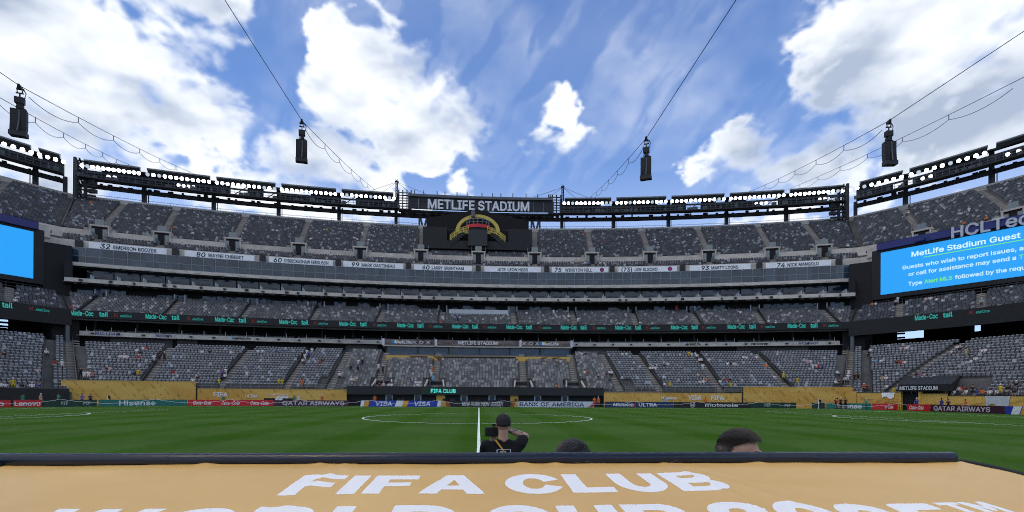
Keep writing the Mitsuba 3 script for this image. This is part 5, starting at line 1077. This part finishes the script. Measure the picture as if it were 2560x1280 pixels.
# ------------------------------------------------------------------ the three people beyond the canopy
SKIN = mat('skin', {'type': 'principled', 'base_color': mikit.proc(lambda p, n, uv: mix((.36, .185, .125), (.43, .25, .175), fbm(p.x * 30, p.y * 30, p.z * 30, 2))), 'roughness': .5, 'specular': .4})
TATTOO = mat('tattooed_skin', {'type': 'principled', 'base_color': mikit.proc(lambda p, n, uv: mix((.42, .27, .20), (.10, .085, .085), smoothstep(.46, .60, fbm(p.x * 32, p.y * 32, p.z * 32, 3)))), 'roughness': .5, 'specular': .4})
TEE = mat('black_cotton', {'type': 'principled', 'base_color': mikit.proc(lambda p, n, uv: mi.Color3f(.009, .0095, .011) * (.8 + .5 * fbm(p.x * 14, p.y * 14, p.z * 9, 2))), 'roughness': .9, 'specular': .15, 'sheen': .3})
HAIR = mat('hair_strands', {'type': 'principled', 'base_color': {'type': 'mesh_attribute', 'name': 'vertex_color'}, 'roughness': .38, 'specular': .45})
STRAPM = flat('strap_yellow', (.42, .25, .03), .7)
def smooth_body(mf, edge, it=8):
    v, f = man_mesh(mf.refine_to_length(edge)); t = trimesh.Trimesh(v, f, process=True); trimesh.smoothing.filter_taubin(t, lamb=.5, nu=-.52, iterations=it); return t
def move(t, pos, rot): t.apply_transform(trimesh.transformations.rotation_matrix(rot, [0, 0, 1])); t.apply_translation(pos); return t
ell = lambda c, r, n=32: m3.Manifold.sphere(1.0, n).scale(r).translate(c)
def head_mf(z, y=0.0):
    """A head facing -y, z = its middle"""
    h = m3.Manifold.batch_hull([ell((0, y + .012, z + .035), (.077, .094, .080)), ell((0, y - .03, z - .06), (.052, .052, .055)), ell((0, y - .062, z - .095), (.026, .020, .018))])
    h = h + m3.Manifold.batch_hull([ell((0, y - .088, z + .012), (.007, .01, .01), 12), ell((0, y - .112, z - .030), (.012, .010, .009), 12), ell((0, y - .085, z - .034), (.017, .01, .008), 12)])
    h = h + ell((0, y - .078, z + .030), (.056, .018, .010), 16) + ell((0, y - .088, z - .062), (.024, .012, .007), 16) + ell((0, y - .086, z - .073), (.022, .011, .007), 16)
    for s in (-1, 1): h = h - ell((s * .031, y - .099, z + .008), (.017, .013, .011), 14) + ell((s * .031, y - .080, z + .008), (.013, .012, .011), 14) + m3.Manifold.batch_hull([ell((s * .079, y + .012, z + .022), (.008, .020, .016), 14), ell((s * .076, y + .004, z - .025), (.006, .011, .012), 14)])
    return h
def full_person(key, pos, rot, headz, yaw=0.0, shirt=None, hair=None, trouser=None, extra=()):
    """standing adult whose head middle is at height headz"""
    d = headz - 1.63; b = []
    for bb in stand_bones(0)[:4] + stand_bones(0)[5:]: b.append(tuple(np.array(q) + [0, 0, d * (1 if q[2] > .9 else q[2] / .9)] if hasattr(q, '__len__') else q for q in bb))
    body = smooth_body(union_body([x for x in b], 20), .02, 6)
    hm = man_mesh((head_mf(1.63 + d) + m3.Manifold.batch_hull([ell((0, .01, 1.44 + d), (.058, .058, .03)), ell((0, .018, 1.57 + d), (.054, .056, .03))])).refine_to_length(.008)); ht = trimesh.Trimesh(*hm, process=True); trimesh.smoothing.filter_taubin(ht, lamb=.5, nu=-.52, iterations=6)
    ht.apply_transform(trimesh.transformations.rotation_matrix(yaw, [0, 0, 1]))
    put(f'{key}__head', move(ht, pos, rot), SKIN, smooth=True)
    v = body.vertices; up_ = v[:, 2] > .95 + d
    put(f'{key}__clothing', move(body, pos, rot), shirt, smooth=True)
def strands(key, pos, rot, z, colour, length, n, region, flow, seed, thick=.0011):
    """hair: many tapered strands rooted on the skull, combed by flow(p, normal)"""
    r = np.random.default_rng(seed); V, F, C = [], [], []; c0 = np.array([0, .012, z + .035]); rr = np.array([.0785, .0955, .0815]); cnt_ = 0
    d = r.normal(size=(n * 4, 3)); d /= np.linalg.norm(d, axis=1, keepdims=True); d = d[region(d)][:n]
    for dd in d:
        p = c0 + rr * dd * (1 + .08 * max(0, dd[2])); nn = dd / rr; nn /= np.linalg.norm(nn); L = length(dd) * r.uniform(.7, 1.25); fl = np.asarray(flow(dd), float) + r.normal(0, .22, 3); t = fl - nn * (fl @ nn); t /= np.linalg.norm(t) + 1e-9
        lift = r.uniform(.15, .5); pts = [p - nn * .003, p + (t * .5 + nn * lift) * L * .6, p + (t * 1.15 + nn * lift * .7 + np.array([0, 0, -.12])) * L]
        s = np.cross(t, nn); w = thick * r.uniform(.7, 1.3); base = len(V) * 0 + cnt_
        V += [pts[0] + s * w, pts[0] - s * w, pts[0] + nn * w, pts[1] + s * w * .8, pts[1] - s * w * .8, pts[1] + nn * w * .8, pts[2]]; cnt_ += 7
        q = [[0, 1, 4], [0, 4, 3], [1, 2, 5], [1, 5, 4], [2, 0, 3], [2, 3, 5], [3, 4, 6], [4, 5, 6], [5, 3, 6]]; F += [[base + a_ for a_ in x] for x in q]
        cc = np.array(colour(dd)) * r.uniform(.55, 1.5); C += [cc] * 7
    t = move(trimesh.Trimesh(np.array(V), np.array(F), process=False), pos, rot); put(key, t, HAIR, color=np.array(C), smooth=False)
def scalp(key, pos, rot, z, region, c):
    t = trimesh.creation.icosphere(4); d = t.vertices.copy(); keep = region(d)[t.faces].all(1); nz = meshkit.fbm(d * 9, 3, 2)[:, None]
    v = np.array([0, .012, z + .035]) + np.array([.0785, .0955, .0815]) * d * (1.02 + .03 * nz + .09 * np.clip(d[:, 2:3], 0, 1)); tt = trimesh.Trimesh(v, t.faces[keep], process=False); put(key, move(tt, pos, rot), HAIR, color=np.tile(c, (len(tt.vertices), 1)), smooth=True)
# right-hand man: short dark brown hair brushed forward and up, face towards the right and the camera
p1 = thing('person', 'man with short dark brown hair and bare forehead behind the canopy tube, on the right', 'person')
P1, R1, Z1 = (1.262, -39.22, 0), .80, 1.518
full_person(p1, P1, R1, Z1, 0, TEE)
rg1 = lambda d: (d[:, 2] > .36 + .52 * np.clip(-d[:, 1], 0, 1) ** 1.5 - 1.05 * np.clip(d[:, 1] + .05, 0, 1)) & ~((np.abs(d[:, 0]) > .8) & (d[:, 2] < -.05) & (d[:, 1] < .35))
scalp(f'{p1}__scalp', P1, R1, Z1, rg1, (.018, .013, .010))
strands(f'{p1}__hair', P1, R1, Z1, lambda d: (.040, .030, .025) if abs(d[0]) > .72 and d[2] < .35 else (.026, .018, .014), lambda d: .014 + .034 * max(0, d[2]) ** 1.2, 9000, rg1, lambda d: (.0, -.8, .45 * (d[2] > .45) - .9 * (d[2] < .3)), 5)
b_ = [((s * x0, -.093 + abs(x0) * .25, Z1 + .030), .006, (s * (x0 + .022), -.090 + abs(x0 + .022) * .30, Z1 + .034), .005) for s in (-1, 1) for x0 in (.016, .034)]
put(f'{p1}__eyebrow', move(trimesh.Trimesh(*man_mesh(union_body(b_, 8)), process=True), P1, R1), HAIR, color=None) if False else None
eb = move(trimesh.Trimesh(*man_mesh(union_body(b_, 8)), process=True), P1, R1); put(f'{p1}__eyebrow', eb, TEE)
# middle man, only the crown shows
p2 = thing('person', 'man of whom only the dark ruffled crown shows above the tube', 'person')
P2, R2, Z2 = (.500, -38.95, 0), math.pi - .2, 1.444
full_person(p2, P2, R2, Z2, 0, TEE)
rg2 = lambda d: (d[:, 2] > -.1 - .5 * np.clip(d[:, 1], 0, 1)) & ((d[:, 1] > -.55) | (d[:, 2] > .5))
scalp(f'{p2}__scalp', P2, R2, Z2, rg2, (.015, .012, .010))
strands(f'{p2}__hair', P2, R2, Z2, lambda d: (.030, .025, .023) if rng.random() < .8 else (.10, .092, .088), lambda d: .036 + .016 * max(0, d[2]), 4200, rg2, lambda d: (.55, .25, -.2), 8)
# photographer with cap, seen from behind
p3 = thing('person', 'photographer in black shirt and cap seen from behind, raising a camera', 'person')
P3_, R3 = np.array([.275, -35.85, 0]), math.pi + .12
# model space: facing -y, so its left is +x; the pose is a slight crouch
hz = 1.475
torso = m3.Manifold.batch_hull([ell((0, .02, .86), (.165, .115, .06)), ell((0, .03, 1.08), (.185, .125, .10)), ell((-.155, .015, 1.245), (.055, .065, .055)), ell((.155, .015, 1.245), (.055, .065, .055))])
torso = torso + m3.Manifold.batch_hull([ell((-.06, .01, 1.27), (.08, .07, .04)), ell((.06, .01, 1.27), (.08, .07, .04)), ell((0, .005, 1.315), (.068, .062, .02))])
SL_, SR_ = np.array([.19, .0, 1.245]), np.array([-.19, .0, 1.25]); EL_, ER_ = np.array([.20, -.20, 1.07]), np.array([-.285, -.14, 1.335]); HL_, HR_ = np.array([.075, -.27, 1.30]), np.array([-.07, -.185, 1.42])
lerp = lambda a, b, t: tuple(a + (b - a) * t)
sleeves = union_body([(tuple(SL_), .072, lerp(SL_, EL_, .62), .062), (tuple(SR_), .072, lerp(SR_, ER_, .62), .064)], 20)
put(f'{p3}__shirt', move(smooth_body(torso + sleeves, .018, 8), P3_, R3), TEE, smooth=True)
def fingers(H, base_dir, curl_dir, side):
    out = []
    for k, (ln, off) in enumerate(((.070, -.030), (.078, -.010), (.073, .010), (.060, .028))):
        r0 = H + side * off + base_dir * .035; a = r0 + base_dir * ln * .45; b = a + (base_dir * .5 + curl_dir) * ln * .33; c = b + (curl_dir * 1.0 - base_dir * .1) * ln * .28
        out += [(tuple(r0), .0095, tuple(a), .009), (tuple(a), .009, tuple(b), .008), (tuple(b), .008, tuple(c), .0072)]
    t0 = H - side * .035; t1 = t0 - side * .02 + base_dir * .03 + curl_dir * .02; t2 = t1 + base_dir * .025 + curl_dir * .012; out += [(tuple(t0), .012, tuple(t1), .011), (tuple(t1), .0105, tuple(t2), .009)]
    return out
U = lambda *a: np.array(a, float) / np.linalg.norm(a)
armL = union_body([(lerp(SL_, EL_, .5), .050, tuple(EL_), .043), (tuple(EL_), .043, lerp(EL_, HL_, .55), .038), (lerp(EL_, HL_, .55), .038, tuple(HL_), .027), (tuple(HL_ + [-.02, 0, .02]), .026, tuple(HL_ + [.025, -.01, .045]), .024)] + fingers(HL_ + [0, 0, .03], U(-.25, -.75, .25), U(0, -.3, .9), U(1, -.2, 0)), 14)
neck = m3.Manifold.batch_hull([ell((0, .015, 1.285), (.062, .060, .025)), ell((0, .012, 1.41), (.052, .054, .03))])
body3 = smooth_body(neck + head_mf(hz), .009, 8); put(f'{p3}__head', move(body3, P3_, R3), SKIN, smooth=True)
put(f'{p3}__left_arm', move(smooth_body(armL, .007, 6), P3_, R3), SKIN, smooth=True)
armR = union_body([(lerp(SR_, ER_, .45), .052, tuple(ER_), .045), (tuple(ER_), .045, lerp(ER_, HR_, .5), .041), (lerp(ER_, HR_, .5), .041, tuple(HR_), .028), (tuple(HR_ + [.02, 0, -.01]), .027, tuple(HR_ + [.03, -.02, .02]), .025)] + fingers(HR_ + [.02, 0, 0], U(.8, -.4, -.1), U(.2, -.7, -.4), U(0, .1, 1)), 14)
put(f'{p3}__right_arm', move(smooth_body(armR, .007, 6), P3_, R3), TATTOO, smooth=True)
legs = union_body([((s * .09, .03, .84), .105, (s * .11, -.05, .47), .072) for s in (-1, 1)] + [((s * .11, -.05, .47), .068, (s * .11, .04, .09), .048) for s in (-1, 1)] + [((s * .11, .04, .05), .045, (s * .12, -.13, .035), .036) for s in (-1, 1)], 16)
put(f'{p3}__trousers', move(smooth_body(legs, .025, 5), P3_, R3), TEE, smooth=True)
capm = m3.Manifold.batch_hull([ell((0, .012, hz + .048), (.084, .101, .084)), ell((0, .02, hz + .005), (.083, .098, .02))]) - m3.Manifold.cube((.4, .4, .2), True).translate((0, -.0, hz - .12)) + m3.Manifold.batch_hull([ell((0, -.06, hz + .035), (.075, .04, .008)), ell((0, -.15, hz + .03), (.055, .03, .006))]) + ell((0, .012, hz + .131), (.010, .010, .006), 12)
put(f'{p3}__cap', move(smooth_body(capm, .01, 3), P3_, R3), flat('cap_cloth', (.012, .012, .014), .8), smooth=60)
st_ = np.linspace(0, 1, 14); a, b = np.array([.10, .078, 1.315]), np.array([-.11, .165, 1.02]); c_ = a + (b - a) * st_[:, None] + np.array([0, .030, 0]) * np.sin(st_ * np.pi)[:, None]
m = M()
for q, r in zip(c_, c_[1:]): m.bar(q, r, .030, .006)
vv, ff = m.mesh(); put(f'{p3}__strap', move(trimesh.Trimesh(vv, ff, process=False), P3_, R3), STRAPM)
m = M(); o = np.array([.02, .168, 1.135])
for (x0, z0, x1, z1) in ((-.075, .08, .075, .08), (-.075, .08, -.075, .02), (.075, .08, .075, .02), (-.075, .02, -.062, .0), (.075, .02, .062, .0), (-.062, .0, -.075, -.02), (.062, .0, .075, -.02), (-.075, -.02, -.075, -.08), (.075, -.02, .075, -.08), (-.075, -.08, .075, -.08)): m.bar(o + [x0, 0, z0], o + [x1, 0, z1], .009, .004)
on_plane(m, text('DA', .050, .075, True, .004), o + [0, .002, .012], (-1, 0, 0)); on_plane(m, text('ZN', .050, .075, True, .004), o + [0, .002, -.062], (-1, 0, 0))
vv, ff = m.mesh(); put(f'{p3}__shirt_logo', move(trimesh.Trimesh(vv, ff, process=False), P3_, R3), VINYLW)
cm = thing('handheld_camera', 'black camera held up in front of the photographer with the cap', 'camera'); rot_ = lambda q: trimesh.transformations.rotation_matrix(R3, [0, 0, 1])[:3, :3] @ np.asarray(q) + P3_
bx = trimesh.creation.box((.15, .065, .105)); bx.apply_translation((.100, -.225, 1.385)); put(f'{cm}__housing', move(bx, P3_, R3), flat('camera_black', (.010, .010, .011), .4))
hp = trimesh.creation.box((.06, .05, .03)); hp.apply_translation((.06, -.225, 1.463)); put(f'{cm}__viewfinder', move(hp, P3_, R3), 'camera_black')
ln = trimesh.creation.cylinder(.038, .11, sections=24); ln.apply_transform(trimesh.transformations.rotation_matrix(np.pi / 2, [1, 0, 0])); ln.apply_translation((.06, -.30, 1.395)); put(f'{cm}__lens', move(ln, P3_, R3), 'camera_black', smooth=40)
